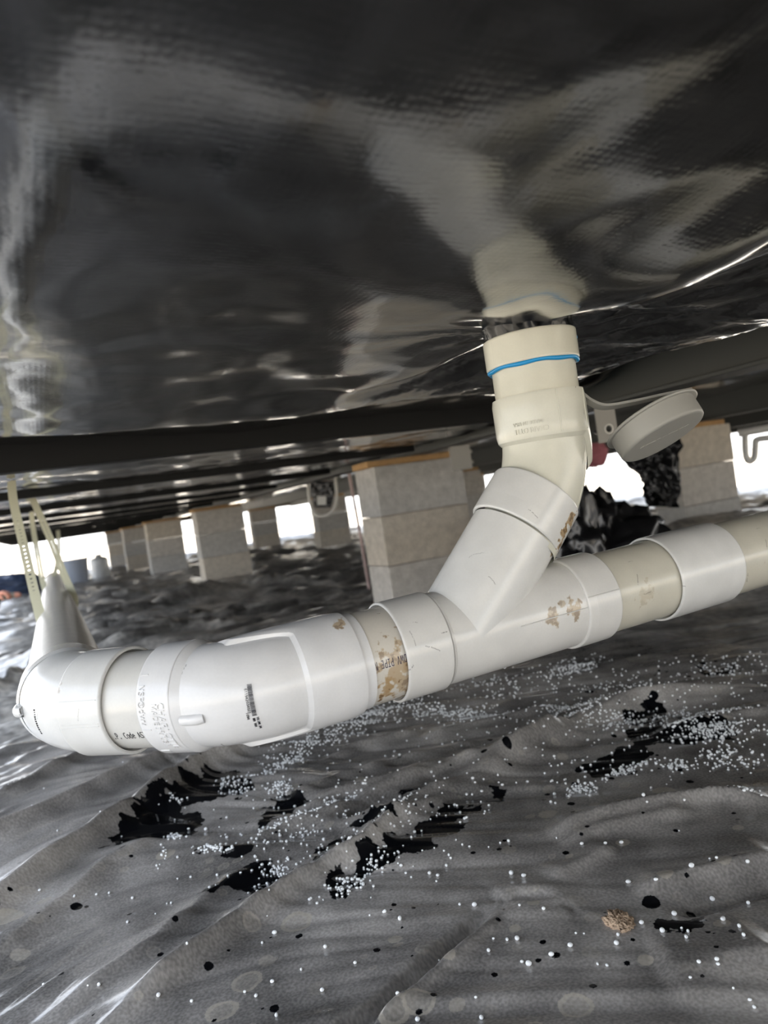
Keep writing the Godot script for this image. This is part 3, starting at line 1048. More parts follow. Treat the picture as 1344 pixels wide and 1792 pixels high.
		if r == 0:
			var inn := PackedVector3Array()
			for k in SEG * 2 + 1:
				var th := -PI + TAU * k / (SEG * 2)
				inn.append(row[k] - (h * cos(th) + rk * sin(th)) * 0.006 - U * 0.007)
			face = [inn, row]
			faceu = [uv, uv]
	mb.grid(P, Uv, false, true)
	mb.grid(face, faceu, false, true)
	lathe(mb, vr, U, rk, [[[0.091, 0.0482], [0.091, OD]]])
	var re := put("bend_fitting", mb, M.riser_elbow, t)
	for q in [[58, 0.047, 0.09], [104, 0.047, 0.09]]:
		mb = MB.new()
		var w := deg_to_rad(q[0])
		var ra := h * cos(w) + rk * sin(w)
		mb.box(vr + U * (q[1] + q[2]) / 2 + ra * 0.0494, U * (q[2] - q[1]) / 2, ra * 0.0006, U.cross(ra) * 0.0006, 0.0002)
		put("moulded_mark", mb, M.riser_elbow, re)
	mb = MB.new()
	var seam := []
	for q in 10:
		var f := q / 9.0
		var c := (vr + U * 0.045).lerp(vr - bd * 0.02, f) + (vr - vr)
		var dirn := U.slerp(bd, f)
		var pn := rk.cross(dirn).normalized()
		var bent := vr + (U * 0.05 - bd * 0.05) * 0.0
		var phi := PI / 4 * (1.0 - f)
		var R0 := 0.05 / tan(PI / 8)
		var ax := bd.cross(U).normalized()
		var c0 := vr - bd * 0.05
		var cc := c0 + bd * (sin(phi) * R0) + ax.cross(bd) * ((1.0 - cos(phi)) * R0)
		var dd := bd.rotated(ax, phi)
		var outw := -ax.cross(dd)
		seam.append(cc + (outw * 0.62 + rk * 0.785).normalized() * 0.0446)
	wire(mb, seam, 0.0007, 6)
	put("moulded_mark", mb, M.riser_elbow, re)
	letters("lettering", "CHARLOTTE", re, M.riser_elbow, vr, U, rk, 0.0494, 140, 0.053, 0.0052, 90, 0.0009, "Droid Sans")
	letters("lettering", "MADE IN USA", re, M.riser_elbow, vr, U, rk, 0.0494, 143, 0.0605, 0.0038, 90, 0.0009, "Droid Sans")
	mb = MB.new()
	lathe(mb, vr, U, rk, [[[0.08, OD], [0.1, OD], [0.13, OD], [0.24, OD]]], -0.1)
	put("pipe", mb, M.riser, t)
	mb = MB.new()
	lathe(mb, vr, U, rk, hub_runs(0.1235, 0.155, 0.0495, OD, OD), -0.1)
	put("collar", mb, M.riser, t)
	# blue primer in the joint below the collar
	mb = MB.new()
	var rp := []
	for k in SEG + 1:
		var th := -PI + TAU * k / SEG
		rp.append(vr + U * (0.1222 + 0.0007 * sin(th * 7.0)) + (h * cos(th) + rk * sin(th)) * 0.0468)
	wire(mb, rp, 0.0024, 8)
	put("primer_ring", mb, M.primer, t, "ring of bright blue primer under the collar")
	mb = MB.new()
	var wd2 := deg_to_rad(38)
	var rd := h * cos(wd2) + rk * sin(wd2)
	lathe(mb, vr + U * 0.145 + rd * 0.0492, rd, U, [[[0.0, 0.0018], [0.0006, 0.0015], [0.0008, 0.0002]]], 0.0, 12)
	put("primer_spot", mb, M.primer, t, "small blue spot of primer on the collar")
	# black tape skirt bunched between collar and belly
	mb = MB.new()
	P = []
	Uv = []
	var nz := noise(1.0, 91, 3)
	for r in 12:
		var row := PackedVector3Array()
		var uv := PackedVector2Array()
		for k in 97:
			var th := -PI + TAU * k / 96.0
			var f := r / 11.0
			var rr := 0.0455 + 0.004 * f + (0.003 + 0.004 * f) * nz.get_noise_3d(cos(th) * 3.5, sin(th) * 3.5, f * 0.9) + 0.002 * absf(nz.get_noise_3d(cos(th) * 8.0, sin(th) * 8.0, f * 2.0))
			row.append(vr + U * (0.146 + 0.045 * f) + (h * cos(th) + rk * sin(th)) * rr)
			uv.append(Vector2(k / 96.0, f))
		P.append(row)
		Uv.append(uv)
	mb.grid(P, Uv, false, true)
	var sk := put("tape_skirt", mb, M.tape)
	tag(sk, "crumpled glossy black tape bunched round the riser above its collar", "tape")

	# ------------------------------------------------ hanging cap with its tether
	var cc := at(1139, 733, 0.80)
	var dn := (right * 0.44 * 0.945 - up * 0.9 * 0.945 - fwd * 0.33).normalized()
	var cu := (right * 0.9 + up * 0.43)
	cu = (cu - dn * cu.dot(dn)).normalized()
	var ct := thing("drain_plug", "round grey plastic plug hanging from the riser on a thin tether", "plug", cc)
	mb = MB.new()
	lathe(mb, cc, dn, cu, [[[0.0, 0.0005], [0.0, 0.0515]], [[0.0, 0.0515], [0.0008, 0.0525], [0.002, 0.0525], [0.0028, 0.0515]], [[0.0028, 0.0515], [0.0028, 0.0475]]])
	put("flange", mb, M.cap, ct)
	mb = MB.new()
	lathe(mb, cc, dn, cu, [[[0.002, 0.0478], [0.012, 0.0476], [0.0215, 0.0472], [0.0235, 0.0468], [0.0248, 0.0455], [0.0252, 0.0435], [0.0252, 0.04]], [[0.0252, 0.04], [0.0252, 0.02], [0.0252, 0.0005]]])
	var bodyc := put("cup", mb, M.cap, ct)
	mb = MB.new()
	var side := dn.cross(cu)
	for k in 9:
		mb.box(cc + dn * 0.0253 + cu * (-0.026 + 0.0065 * k) + side * 0.004, cu * 0.0022, dn * 0.0003, side * (0.0012 if k % 2 == 0 else 0.002), 0.0001)
	put("moulded_mark", mb, M.cap, bodyc)
	mb = MB.new()
	var tp := curve([at(1016, 690, 0.795), at(1034, 704, 0.79), at(1060, 712, 0.788), at(1110, 704, 0.79), at(1160, 693, 0.795), at(1207, 684, 0.80)], 6)
	var tw := []
	for k in tp.size(): tw.append((-fwd * 0.97 + up * 0.25 + right * 0.05).normalized() * 0.006)
	ribbon(mb, tp, tw, 0.0028)
	mb.box(at(1205, 689, 0.797), right * 0.004, up * 0.004, fwd * 0.006, 0.001)
	put("tether", mb, M.cap, ct)

# ---------------------------------------------------------------- things hanging and lying about
func strap(pts: Array, half: float, label: String) -> void:
	# perforated hanger strap: two rails and the bridges between the holes
	var p := curve(pts, 14)
	var mb := MB.new()
	var wide := []
	for k in p.size():
		var d: Vector3 = (p[mini(k + 1, p.size() - 1)] - p[maxi(k - 1, 0)]).normalized()
		var wv := (right - d * right.dot(d)).normalized()
		wide.append(wv)
	var l := []
	var r := []
	var w2 := []
	for k in p.size():
		l.append(p[k] - wide[k] * half * 0.62)
		r.append(p[k] + wide[k] * half * 0.62)
		w2.append(wide[k] * half * 0.38)
	ribbon(mb, l, w2, 0.0012)
	ribbon(mb, r, w2, 0.0012)
	var run := 0.0
	for k in p.size() - 1:
		var seg: Vector3 = p[k + 1] - p[k]
		var n := maxi(1, int(seg.length() / 0.014))
		for j in n:
			var c: Vector3 = p[k] + seg * ((j + 0.5) / n)
			mb.box(c, wide[k] * half * 0.3, seg.normalized() * 0.0045, wide[k].cross(seg).normalized() * 0.0006, 0.0001)
	put("pipe_strap", mb, M.strap)
	tag(get_child(-1), label, "strap", "pipe hanger straps")
func crumple(called: String, o: Vector3, x: Vector3, y: Vector3, nx: int, ny: int, amp: float, sd: int, mat: Material, shape: Callable) -> MeshInstance3D:
	var nz := noise(1.0, sd, 3)
	var nn := x.cross(y).normalized()
	var mb := MB.new()
	var P := []
	var U := []
	for r in ny + 1:
		var row := PackedVector3Array()
		var uv := PackedVector2Array()
		for k in nx + 1:
			var s := float(k) / nx
			var t := float(r) / ny
			var q: Vector2 = shape.call(s, t)
			var dd := amp * (nz.get_noise_2d(q.x * 4.0, q.y * 4.0) + 0.8 * (absf(nz.get_noise_2d(q.x * 9.0 + 7.0, q.y * 5.0)) - 0.3))
			row.append(o + x * q.x + y * q.y + nn * dd)
			uv.append(q)
		P.append(row)
		U.append(uv)
	mb.grid(P, U, true)
	return put(called, mb, mat)
func build_hangings() -> void:
	strap([at(20, 842, 1.78), at(24, 880, 1.72), at(40, 950, 1.62), at(62, 1045, 1.5), at(74, 1092, 1.45), at(84, 1120, 1.43), at(110, 1152, 1.42)], 0.0095, "pale yellow perforated strap holding the far pipe, closest to the left bend")
	strap([at(54, 868, 2.5), at(66, 893, 2.45), at(90, 948, 2.35), at(112, 1005, 2.25), at(130, 1048, 2.17), at(126, 1068, 2.15), at(108, 1075, 2.15)], 0.0105, "pale yellow perforated strap, the broad slanting one, second from the left bend")
	strap([at(55, 896, 3.0), at(58, 925, 2.95), at(64, 960, 2.85), at(74, 1015, 2.7), at(83, 1045, 2.62), at(92, 1062, 2.6), at(104, 1064, 2.6)], 0.0095, "pale yellow perforated strap hanging straight behind the slanting one")
	strap([at(101, 928, 3.7), at(103, 960, 3.55), at(98, 995, 3.4), at(92, 1015, 3.3), at(84, 1035, 3.2), at(96, 1043, 3.2)], 0.0095, "short perforated strap at the far end of the pipe")
	# cable loop with a black pouch
	var ct := thing("cable_loop", "white cable loop hanging from the belly before a far pier", "cable", at(565, 880, 4.7))
	var mb := MB.new()
	wire(mb, curve([at(536, 818, 4.75), at(539, 838, 4.75), at(540, 862, 4.75), at(545, 888, 4.75), at(556, 901, 4.74), at(572, 901, 4.73), at(585, 890, 4.72), at(589, 868, 4.72), at(587, 838, 4.72), at(586, 812, 4.72)], 8), 0.009)
	put("cable", mb, M.cable, ct)
	var po := thing("black_pouch", "small black plastic pouch with a white tag inside the cable loop", "pouch", at(565, 870, 4.78))
	mb = MB.new()
	var f := func(s: float, t: float) -> Vector2:
		return Vector2((s - 0.5) * (1.0 - 0.35 * t * t), -t)
	var pm := crumple("film", at(565, 842, 4.78), right * 0.16, up * 0.17, 14, 14, 0.012, 5, M.black_film, f)
	pm.get_parent().remove_child(pm)
	po.add_child(pm)
	pm.name = "film"
	pm.position = -po.position
	mb = MB.new()
	var tagc := at(563, 876, 4.74)
	mb.box(tagc, right * 0.028, up * 0.028, fwd * 0.001, 0.0004)
	put("tag", mb, M.paper, po, "white square tag")
	# plain wire hanging beside the tall pier
	mb = MB.new()
	var w0 := at(606, 800, 3.9)
	wire(mb, curve([w0, Vector3(w0.x + 0.004, 0.55, w0.z), Vector3(w0.x + 0.012, 0.3, w0.z + 0.006), Vector3(w0.x + 0.016, 0.02, w0.z)], 6), 0.008)
	tag(put("ground_wire", mb, M.wire), "thin pinkish wire hanging straight down left of the tall pier", "wire")
	# tie-down brackets on the beam
	var bt := thing("tie_bracket", "grey steel bracket bolted at the top corner of the tall pier", "bracket", at(806, 800, 2.75))
	mb = MB.new()
	var bc := at(806, 801, 2.75)
	mb.box(bc, e1 * 0.043, Vector3(0, 0.045, 0), e2 * 0.004, 0.001)
	mb.box(bc + e1 * 0.043 + e2 * 0.04, e1 * 0.003, Vector3(0, 0.045, 0), e2 * 0.04, 0.001)
	put("plate", mb, M.galv, bt)
	for k in 2:
		mb = MB.new()
		lathe(mb, bc + e1 * (0.05 + 0.0) + Vector3(0, -0.02 + 0.04 * k, 0) + e2 * 0.02, e1, Vector3.UP, [[[0.0, 0.009], [0.012, 0.009]], [[0.012, 0.009], [0.012, 0.001]]], 0.0, 6)
		put("bolt", mb, M.galv, bt)
	bt = thing("tie_bracket", "grey steel plate with one round hole between riser and grey cap", "bracket", at(1061, 743, 1.9))
	bc = at(1061, 743, 1.9)
	var pl := CSGCombiner3D.new()
	pl.name = "plate"
	bt.add_child(pl)
	var cb := CSGBox3D.new()
	cb.size = Vector3(0.052, 0.09, 0.006)
	pl.add_child(cb)
	var cy := CSGCylinder3D.new()
	cy.radius = 0.0085
	cy.height = 0.05
	cy.sides = 20
	cy.rotation.x = PI / 2
	cy.position = Vector3(0.004, -0.012, 0)
	cy.operation = CSGShape3D.OPERATION_SUBTRACTION
	pl.add_child(cy)
	pl.material_override = M.galv
	pl.rotation.y = deg_to_rad(4)
	mb = MB.new()
	var eye := []
	for k in 19: eye.append(bc + Vector3(0.004 + cos(TAU * k / 18.0) * 0.0098, -0.012 + sin(TAU * k / 18.0) * 0.0112, 0.004))
	wire(mb, eye, 0.0018, 8)
	put("eyelet", mb, M.cable, bt)
	# black plastic hanging by the right-hand pier, and a heap under it
	var f2 := func(s: float, t: float) -> Vector2:
		return Vector2(s - 0.62 * t * (1.0 - s), -t)
	var hang := crumple("plastic_flap", at(1062, 752, 3.45), right * 0.34, up * 0.36, 40, 36, 0.05, 15, M.black_film, func(s: float, t: float) -> Vector2: return Vector2(lerpf(-0.2 + 1.05 * t, 1.0, s), -t))
	tag(hang, "black plastic sheet hanging slantwise beside the grooved block pier", "plastic sheet")
	hang = crumple("plastic_flap", at(1118, 800, 3.6), right * 0.13, up * 0.24, 26, 34, 0.06, 25, M.black_film, func(s: float, t: float) -> Vector2: return Vector2(s + 0.3 * t, -t))
	tag(hang, "crinkled shiny black plastic strip against the grooved block pier", "plastic sheet")
	# heap
	mb = MB.new()
	var nz := noise(1.0, 35, 3)
	var hc := at(1065, 925, 2.7)
	hc.y = ground_y(ab(hc).x, ab(hc).y) - 0.02
	var P := []
	var U := []
	for r in 26:
		var row := PackedVector3Array()
		var uv := PackedVector2Array()
		for k in 61:
			var th := TAU * k / 60.0
			var ph := PI / 2 * r / 25.0
			var q := 1.0 + 0.45 * nz.get_noise_3d(cos(th) * 1.6, sin(th) * 1.6, ph * 2.0) + 0.12 * absf(nz.get_noise_3d(cos(th) * 3.0, sin(th) * 3.0, ph * 3.0))
			row.append(hc + right * (cos(th) * cos(ph) * 0.27 * q) + fwd * (sin(th) * cos(ph) * 0.2 * q) + Vector3(0, sin(ph) * 0.3 * q, 0) + right * (-0.07 * sin(ph)))
			uv.append(Vector2(k / 60.0, ph))
		P.append(row)
		U.append(uv)
	mb.grid(P, U, true, true)
	tag(put("plastic_heap", mb, M.black_film), "heap of bunched black plastic on the ground behind the wye", "plastic heap")
	# pipes at the right edge
	var wt := thing("drain_trap", "white plastic pipe with a curved trap beside the right-hand pier", "pipe", at(1330, 770, 4.6))
	mb = MB.new()
	wire(mb, [at(1292, 758, 4.6), at(1340, 750, 4.55), at(1420, 738, 4.5)], 0.026, 18)
	put("pipe", mb, M.white, wt)
	mb = MB.new()
	wire(mb, curve([at(1304, 752, 4.62), at(1304, 780, 4.62), at(1306, 800, 4.62), at(1312, 807, 4.62), at(1320, 800, 4.62), at(1322, 780, 4.62), at(1324, 770, 4.62), at(1345, 766, 4.6), at(1400, 760, 4.6)], 6), 0.02, 18)
	put("trap", mb, M.white, wt)
	# pink insulation
	mb = MB.new()
	var pc := at(1035, 806, 6.0)
	P = []
	U = []
	for r in 15:
		var row := PackedVector3Array()
		var uv := PackedVector2Array()
		for k in 25:
			var th := TAU * k / 24.0
			var ph := -PI / 2 + PI * r / 14.0
			var q := 1.0 + 0.3 * nz.get_noise_3d(cos(th) * 2.0, sin(th) * 2.0, ph * 2.0 + 9.0)
			row.append(pc + right * (cos(th) * cos(ph) * 0.14 * q) + fwd * (sin(th) * cos(ph) * 0.1 * q) + Vector3(0, sin(ph) * 0.11 * q + 0.06, 0))
			uv.append(Vector2(k / 24.0, ph))
		P.append(row)
		U.append(uv)
	mb.grid(P, U, true, true)
	tag(put("insulation", mb, M.pink), "pink wad of insulation sagging under the belly right of the riser", "insulation")
	# bucket and jug far back
	var bp := on_level(134, 1014)
	bp = at(134, 1012, 9.2)
	bp.y = ground_y(ab(bp).x, ab(bp).y) - 0.02
	var bk := thing("bucket", "blue-grey plastic bucket with raised wire handle far under the home", "bucket", bp)
	mb = MB.new()
	lathe(mb, bp, Vector3.UP, Vector3.RIGHT, [[[0.0, 0.135], [0.1, 0.142], [0.2, 0.15], [0.34, 0.158]], [[0.33, 0.158], [0.335, 0.165], [0.36, 0.165], [0.362, 0.158]], [[0.362, 0.158], [0.362, 0.15], [0.2, 0.143], [0.02, 0.13], [0.02, 0.001]]], 0.0, 36)
	put("body", mb, M.bucket, bk)
	mb = MB.new()
	var hp := []
	for k in 17:
		var th := PI * k / 16.0
		hp.append(bp + Vector3(cos(th) * 0.16, 0.335 + sin(th) * 0.17, 0))
	wire(mb, hp, 0.006, 8)
	put("handle", mb, M.steel_black, bk)
	var jp := at(176, 1000, 10.0)
	jp.y = ground_y(ab(jp).x, ab(jp).y) - 0.02
	mb = MB.new()
	lathe(mb, jp, Vector3.UP, Vector3.RIGHT, [[[0.0, 0.1], [0.02, 0.115], [0.24, 0.118], [0.275, 0.1], [0.29, 0.045], [0.3, 0.04]], [[0.3, 0.044], [0.325, 0.044], [0.325, 0.001]]], 0.0, 28)
	tag(put("jug", mb, M.white), "white plastic jug standing between the bucket and the far piers", "jug")
	# folded tarp at the left
	var tp := at(40, 1016, 8.8)
	tp.y = ground_y(ab(tp).x, ab(tp).y) - 0.03
	mb = MB.new()
	P = []
	U = []
	for r in 21:
		var row := PackedVector3Array()
		var uv := PackedVector2Array()
		for k in 49:
			var th := TAU * k / 48.0
			var ph := PI / 2 * r / 20.0
			var q := 1.0 + 0.18 * nz.get_noise_3d(cos(th) * 3.0, sin(th) * 3.0, ph * 3.0 + 20.0)
			var e := pow(cos(ph), 0.5)
			row.append(tp + e1 * (cos(th) * e * 0.55 * q - 0.25) + e2 * (sin(th) * e * 0.3 * q) + Vector3(0, sin(ph) * 0.27 * q, 0))
			uv.append(Vector2(k / 48.0, ph))
		P.append(row)
		U.append(uv)
	mb.grid(P, U, true, true)
	tag(put("folded_tarp", mb, M.tarp), "dark blue folded tarp lying far back beyond the hanger straps", "tarp")
	# clod of dried mud poking through the sheet
	var cp := on_level(1085, 1612)
	var ca := ab(cp)
	cp.y = ground_y(ca.x, ca.y) - 0.003
	mb = MB.new()
	P = []
	U = []
	for r in 15:
		var row := PackedVector3Array()
		var uv := PackedVector2Array()
		for k in 37:
			var th := TAU * k / 36.0
			var ph := PI / 2 * r / 14.0
			var q := 1.0 + 0.4 * nz.get_noise_3d(cos(th) * 2.0 + 4.0, sin(th) * 2.0, ph * 2.0 + 40.0)
			row.append(cp + right * (cos(th) * cos(ph) * 0.016 * q) + fwd * (sin(th) * cos(ph) * 0.022 * q) + Vector3(0, sin(ph) * 0.009 * q, 0))
			uv.append(Vector2(k / 36.0, ph))
		P.append(row)
		U.append(uv)
	mb.grid(P, U, true, true)
	tag(put("mud_clod", mb, M.mud), "tan clod of dried mud on the plastic below the coupling", "mud")

# ---------------------------------------------------------------- foam beads
func build_beads() -> void:
	var bm := SphereMesh.new()
	bm.radius = 1.0
	bm.height = 2.0
	bm.radial_segments = 10
	bm.rings = 5
	bm.material = M.foam
	# clusters: pixel centre, half width, half height, slope, count
	var cl := [[417, 1373, 30, 16, 0, 70], [495, 1331, 52, 9, -0.5, 130], [490, 1378, 26, 16, 0, 80], [594, 1409, 36, 8, -0.3, 60], [375, 1493, 30, 7, 0, 50], [312, 1467, 24, 8, 0, 28], [510, 1450, 60, 20, -0.3, 80], [484, 1524, 50, 14, -0.2, 60], [609, 1550, 34, 14, -0.2, 50], [646, 1513, 40, 18, -0.4, 36], [307, 1404, 20, 8, 0, 16], [286, 1500, 10, 10, 0, 12],
		[1007, 1168, 46, 12, -0.2, 240], [818, 1252, 76, 10, 0.05, 300], [720, 1240, 70, 18, 0, 160], [980, 1244, 50, 8, 0, 90], [1070, 1262, 80, 14, -0.1, 190], [1232, 1281, 74, 18, 0, 330], [1101, 1351, 38, 8, -0.3, 90], [1022, 1380, 24, 9, 0, 60], [1180, 1344, 34, 10, 0, 60], [1275, 1325, 60, 22, 0, 110], [1242, 1249, 60, 9, 0, 110], [655, 1247, 30, 12, -0.3, 90], [1310, 1399, 24, 8, 0, 26],
		[560, 1290, 90, 22, -0.35, 260], [640, 1262, 60, 14, -0.3, 160], [880, 1200, 100, 26, -0.15, 140], [1100, 1200, 120, 30, -0.15, 150], [1280, 1165, 70, 20, -0.1, 90], [1180, 1230, 150, 40, 0, 130], [720, 1420, 90, 40, -0.4, 60], [560, 1440, 200, 90, -0.3, 170], [1000, 1330, 180, 70, -0.1, 110], [900, 1250, 260, 60, -0.1, 160], [700, 1500, 150, 60, -0.3, 40]]
	var spots := []
	for c in cl:
		for k in c[5]:
			var u := rng.randfn(0.0, 0.55)
			var v := rng.randfn(0.0, 0.55)
			spots.append([c[0] + u * c[2], c[1] + v * c[3] + u * c[2] * c[4], rng.randf_range(0.001, 0.0021)])
	for k in 130: spots.append([rng.randf_range(60, 1340), rng.randf_range(1330, 1780), rng.randf_range(0.001, 0.0023)])
	for s in [[1180, 1600], [1123, 1617], [1160, 1636], [1079, 1652], [998, 1655], [905, 1643], [925, 1685], [895, 1530], [917, 1536], [1100, 1545], [1213, 1535], [1310, 1520], [1245, 1562], [965, 1672], [700, 1610], [480, 1630], [360, 1450], [830, 1582]]:
		spots.append([s[0], s[1], 0.0026])
	var pts := []
	for s in spots:
		var p := on_level(s[0], s[1])
		var q := ab(p)
		if q.y > 3.0 or q.y < 0.3 or s[1] < 1140: continue
		p.y = ground_y(q.x, q.y) + s[2] * 0.75
		pts.append([s[2] / -p.z, p, s[2]])
	pts.sort_custom(func(x, y): return x[0] > y[0])
	var mm := MultiMesh.new()
	mm.transform_format = MultiMesh.TRANSFORM_3D
	mm.mesh = bm
	mm.instance_count = pts.size() - 300
	for k in pts.size():
		var r: float = pts[k][2]
		var bas := Basis.from_euler(Vector3(rng.randf() * TAU, rng.randf() * TAU, 0)).scaled(Vector3(r * rng.randf_range(0.8, 1.25), r * rng.randf_range(0.75, 1.05), r * rng.randf_range(0.8, 1.25)))
		var tr := Transform3D(bas, pts[k][1])
		if k < 300:
			var o := MeshInstance3D.new()
			o.mesh = bm
			o.name = numbered("foam_bead")
			add_child(o)
			o.transform = tr
			tag(o, "tiny loose white foam bead lying on the black ground sheet", "bead", "loose foam beads on the ground sheet")
		else:
			mm.set_instance_transform(k - 300, tr)
	var mi := MultiMeshInstance3D.new()
	mi.multimesh = mm
	mi.name = "spilled_foam"
	add_child(mi)
	tag(mi, "scatter of tiny white foam beads spilled over the black ground sheet", "foam beads", "", "stuff")

# ---------------------------------------------------------------- the person at the left edge
func field(p: Vector3, bones: Array, k: float) -> float:
	var s := 0.0
	var best := 9.0
	for b in bones:
		var ba: Vector3 = b[2] - b[0]
		var t := clampf((p - b[0]).dot(ba) / maxf(ba.length_squared(), 1e-6), 0.0, 1.0)
		var d: float = (p - b[0] - ba * t).length() - lerpf(b[1], b[3], t)
		best = minf(best, d)
		s += exp(-minf(d / k, 60.0))
	return -k * log(s) if s > 1e-12 else best
func nets(mb: MB, bones: Array, cell: float, k: float, tint: Callable) -> void:
	var lo := Vector3.ONE * 99.0
	var hi := -lo
	for b in bones:
		for e in [[b[0], b[1]], [b[2], b[3]]]:
			lo = lo.min(e[0] - Vector3.ONE * (e[1] + cell * 3))
			hi = hi.max(e[0] + Vector3.ONE * (e[1] + cell * 3))
	var n := Vector3i(((hi - lo) / cell).ceil())
	var nx := n.x + 1
	var ny := n.y + 1
	var nz_ := n.z + 1
	var val := PackedFloat32Array()
	val.resize(nx * ny * nz_)
	for z in nz_:
		for y in ny:
			for x in nx: val[(z * ny + y) * nx + x] = field(lo + Vector3(x, y, z) * cell, bones, k)
	var id := {}
	var offs := [0, 1, nx, nx + 1, nx * ny, nx * ny + 1, nx * ny + nx, nx * ny + nx + 1]
	for z in nz_ - 1:
		for y in ny - 1:
			for x in nx - 1:
				var o := (z * ny + y) * nx + x
				var neg := 0
				for f in offs: neg += 1 if val[o + f] < 0.0 else 0
				if neg == 0 or neg == 8: continue
				var c := Vector3.ZERO
				var m := 0
				for a in 8:
					for b in [a ^ 1, a ^ 2, a ^ 4]:
						if b > a and (val[o + offs[a]] < 0.0) != (val[o + offs[b]] < 0.0):
							var f0 := val[o + offs[a]]
							var t := f0 / (f0 - val[o + offs[b]])
							var pa := Vector3(a & 1, (a >> 1) & 1, a >> 2)
							var pb := Vector3(b & 1, (b >> 1) & 1, b >> 2)
							c += pa.lerp(pb, t)
							m += 1
				var p := lo + (Vector3(x, y, z) + c / m) * cell
				id[o] = mb.v.size()
				mb.v.append(p)
				var h := cell * 0.5
				mb.n.append(Vector3(field(p + Vector3(h, 0, 0), bones, k) - field(p - Vector3(h, 0, 0), bones, k), field(p + Vector3(0, h, 0), bones, k) - field(p - Vector3(0, h, 0), bones, k), field(p + Vector3(0, 0, h), bones, k) - field(p - Vector3(0, 0, h), bones, k)).normalized())
				mb.u.append(Vector2.ZERO)
				mb.c.append(tint.call(p))
	var ax := [1, nx, nx * ny]
	for o in id:
		for a in 3:
			var s: int = ax[a]
			if o + s >= val.size() or (val[o] < 0.0) == (val[o + s] < 0.0): continue
			var p: int = ax[(a + 1) % 3]
			var q: int = ax[(a + 2) % 3]
			if id.has(o - p) and id.has(o - q) and id.has(o - p - q):
				mb.tri(id[o], id[o - p], id[o - p - q])
				mb.tri(id[o], id[o - p - q], id[o - q])
func build_person() -> void:
	# prone under the home, one hand forward on the sheet; only that hand reaches the frame
	var g := at(8, 1046, 7.6)
	g.y = ground_y(ab(g).x, ab(g).y) + 0.03
	var L := -right.slide(Vector3.UP).normalized()
	var Fw := -fwd.slide(Vector3.UP).normalized()
	var q := func(l: float, y: float, f: float) -> Vector3: return g + L * l + Vector3(0, y, 0) + Fw * f
	var wrist: Vector3 = q.call(0.07, 0.075, 0.0)
	var body := [
		[wrist, 0.03, q.call(0.3, 0.03, 0.02), 0.046], [q.call(0.3, 0.03, 0.02), 0.046, q.call(0.5, 0.19, -0.08), 0.062],
		[q.call(0.1, 0.02, -0.5), 0.03, q.call(0.32, 0.03, -0.48), 0.046], [q.call(0.32, 0.03, -0.48), 0.046, q.call(0.5, 0.19, -0.4), 0.062],
		[q.call(0.5, 0.19, -0.08), 0.075, q.call(0.5, 0.19, -0.4), 0.075], [q.call(0.52, 0.18, -0.24), 0.13, q.call(0.8, 0.12, -0.24), 0.125],
		[q.call(0.8, 0.12, -0.24), 0.125, q.call(1.0, 0.11, -0.24), 0.135], [q.call(0.5, 0.2, -0.24), 0.06, q.call(0.38, 0.28, -0.24), 0.055],
		[q.call(0.33, 0.29, -0.24), 0.09, q.call(0.3, 0.37, -0.24), 0.085], [q.call(0.24, 0.27, -0.24), 0.045, q.call(0.23, 0.3, -0.24), 0.045], [q.call(0.205, 0.315, -0.24), 0.016, q.call(0.215, 0.34, -0.24), 0.01],
		[q.call(1.05, 0.09, -0.15), 0.09, q.call(1.45, 0.05, -0.1), 0.062], [q.call(1.45, 0.05, -0.1), 0.062, q.call(1.85, 0.04, -0.08), 0.042], [q.call(1.85, 0.04, -0.08), 0.042, q.call(2.02, 0.01, -0.08), 0.035],
		[q.call(1.05, 0.09, -0.33), 0.09, q.call(1.45, 0.05, -0.38), 0.062], [q.call(1.45, 0.05, -0.38), 0.062, q.call(1.85, 0.04, -0.4), 0.042], [q.call(1.85, 0.04, -0.4), 0.042, q.call(2.02, 0.01, -0.4), 0.035]]
	var skin := Color(0.8, 0.55, 0.45).srgb_to_linear()
	var cloth := Color(0.45, 0.42, 0.36).srgb_to_linear()
	var hair := Color(0.12, 0.09, 0.07).srgb_to_linear()
	var tint := func(p: Vector3) -> Color:
		var l := (p - g).dot(L)
		var f := (p - g).dot(Fw)
		if absf(f + 0.24) < 0.12 and l < 0.44 and p.y - g.y > 0.17:
			return hair if p.y - g.y > 0.37 or l > 0.34 else skin
		return skin if l < 0.14 else cloth
	var mb := MB.new()
	nets(mb, body, 0.024, 0.012, tint)
	# hand: palm, four fingers curling down, thumb from the side of the palm
	var palm: Vector3 = q.call(0.01, 0.085, 0.0)
	var hand := [[wrist, 0.026, palm, 0.026], [q.call(0.0, 0.09, -0.025), 0.017, q.call(0.0, 0.09, 0.028), 0.016], [q.call(0.03, 0.08, -0.022), 0.018, q.call(0.03, 0.08, 0.022), 0.018]]
	var len_ := [0.9, 1.05, 1.1, 0.95]
	for k in 4:
		var z := 0.033 - 0.022 * k
		var n: float = len_[3 - k]
		hand.append([q.call(0.0, 0.09, z * 0.85), 0.0105, q.call(-0.034 * n, 0.078, z), 0.0095])
		hand.append([q.call(-0.034 * n, 0.078, z), 0.0095, q.call(-0.05 * n, 0.048, z * 1.05), 0.0088])
		hand.append([q.call(-0.05 * n, 0.048, z * 1.05), 0.0088, q.call(-0.052 * n, 0.022, z * 1.1), 0.0078])
	hand.append([q.call(0.035, 0.07, 0.026), 0.013, q.call(0.012, 0.045, 0.05), 0.0105])
	hand.append([q.call(0.012, 0.045, 0.05), 0.0105, q.call(-0.012, 0.026, 0.055), 0.0088])
	nets(mb, hand, 0.006, 0.003, func(_p): return skin)
	var pm := plain(Color.WHITE, 0.7)
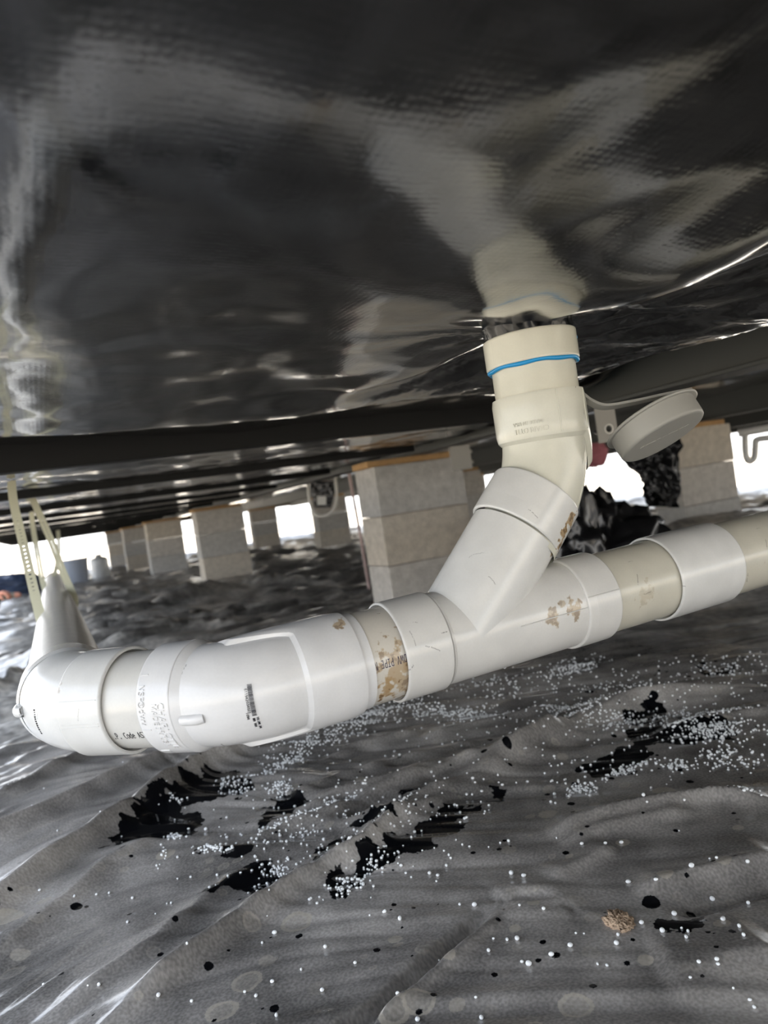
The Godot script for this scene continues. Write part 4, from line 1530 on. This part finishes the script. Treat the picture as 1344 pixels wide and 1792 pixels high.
	pm.vertex_color_use_as_albedo = true
	var o := put("person", mb, pm)
	tag(o, "person in drab work clothes lying prone, bare hand resting on the ground sheet", "person")

func build_outside() -> void:
	var mb := MB.new()
	mb.box(Vector3(0, -0.16, -6), Vector3(70, 0, 0), Vector3(0, 0.1, 0), Vector3(0, 0, 70), 0.02)
	tag(put("ground", mb, M.dirt), "pale dry ground round the home in full sun", "", "", "structure")

func _ready() -> void:
	rng.seed = 20240
	# camera
	var r := deg_to_rad(ROLL)
	var pt := deg_to_rad(PITCH)
	fwd = Vector3(0, sin(pt), -cos(pt))
	var lu := Vector3(0, cos(pt), sin(pt))
	up = lu * cos(r) + Vector3.RIGHT * sin(r)
	right = Vector3.RIGHT * cos(r) - lu * sin(r)
	var cam := Camera3D.new()
	cam.name = "camera"
	add_child(cam)
	cam.transform = Transform3D(Basis(right, up, -fwd), EYE)
	cam.fov = rad_to_deg(2.0 * atan(896.0 / F))
	var lens := CameraAttributesPhysical.new()
	lens.frustum_focal_length = 24.0 / 2.0 / (896.0 / F)
	lens.frustum_focus_distance = 0.76
	lens.exposure_aperture = lens.frustum_focal_length / 4.0
	lens.frustum_near = 0.02
	lens.frustum_far = 300.0
	cam.attributes = lens
	# sky, sun and exposure
	var env := Environment.new()
	env.background_mode = Environment.BG_SKY
	var sky := Sky.new()
	var sm := ProceduralSkyMaterial.new()
	sm.sky_top_color = Color(0.75, 0.8, 0.88)
	sm.sky_horizon_color = Color(0.97, 0.97, 0.96)
	sm.ground_bottom_color = Color(0.5, 0.47, 0.42)
	sm.ground_horizon_color = Color(0.8, 0.8, 0.78)
	sm.sky_energy_multiplier = 1.0
	sky.sky_material = sm
	env.sky = sky
	env.background_energy_multiplier = 1.0
	env.tonemap_mode = Environment.TONE_MAPPER_LINEAR
	env.tonemap_exposure = 4.9
	env.sdfgi_enabled = true
	env.ssao_enabled = true
	env.ssil_enabled = true
	var we := WorldEnvironment.new()
	we.environment = env
	add_child(we)
	var sun := DirectionalLight3D.new()
	sun.name = "sun"
	sun.light_energy = 3.0
	sun.light_color = Color(1.0, 0.97, 0.93)
	sun.light_angular_distance = 0.5
	sun.shadow_enabled = true
	add_child(sun)
	sun.look_at_from_position(Vector3.ZERO, -(e1 * 0.4 + e2 * 0.2 + Vector3(0, 0.93, 0)))
	make_materials()
	build_outside()
	build_floor()
	build_ceiling()
	build_piers()
	build_drain()
	build_hangings()
	build_beads()
	build_person()
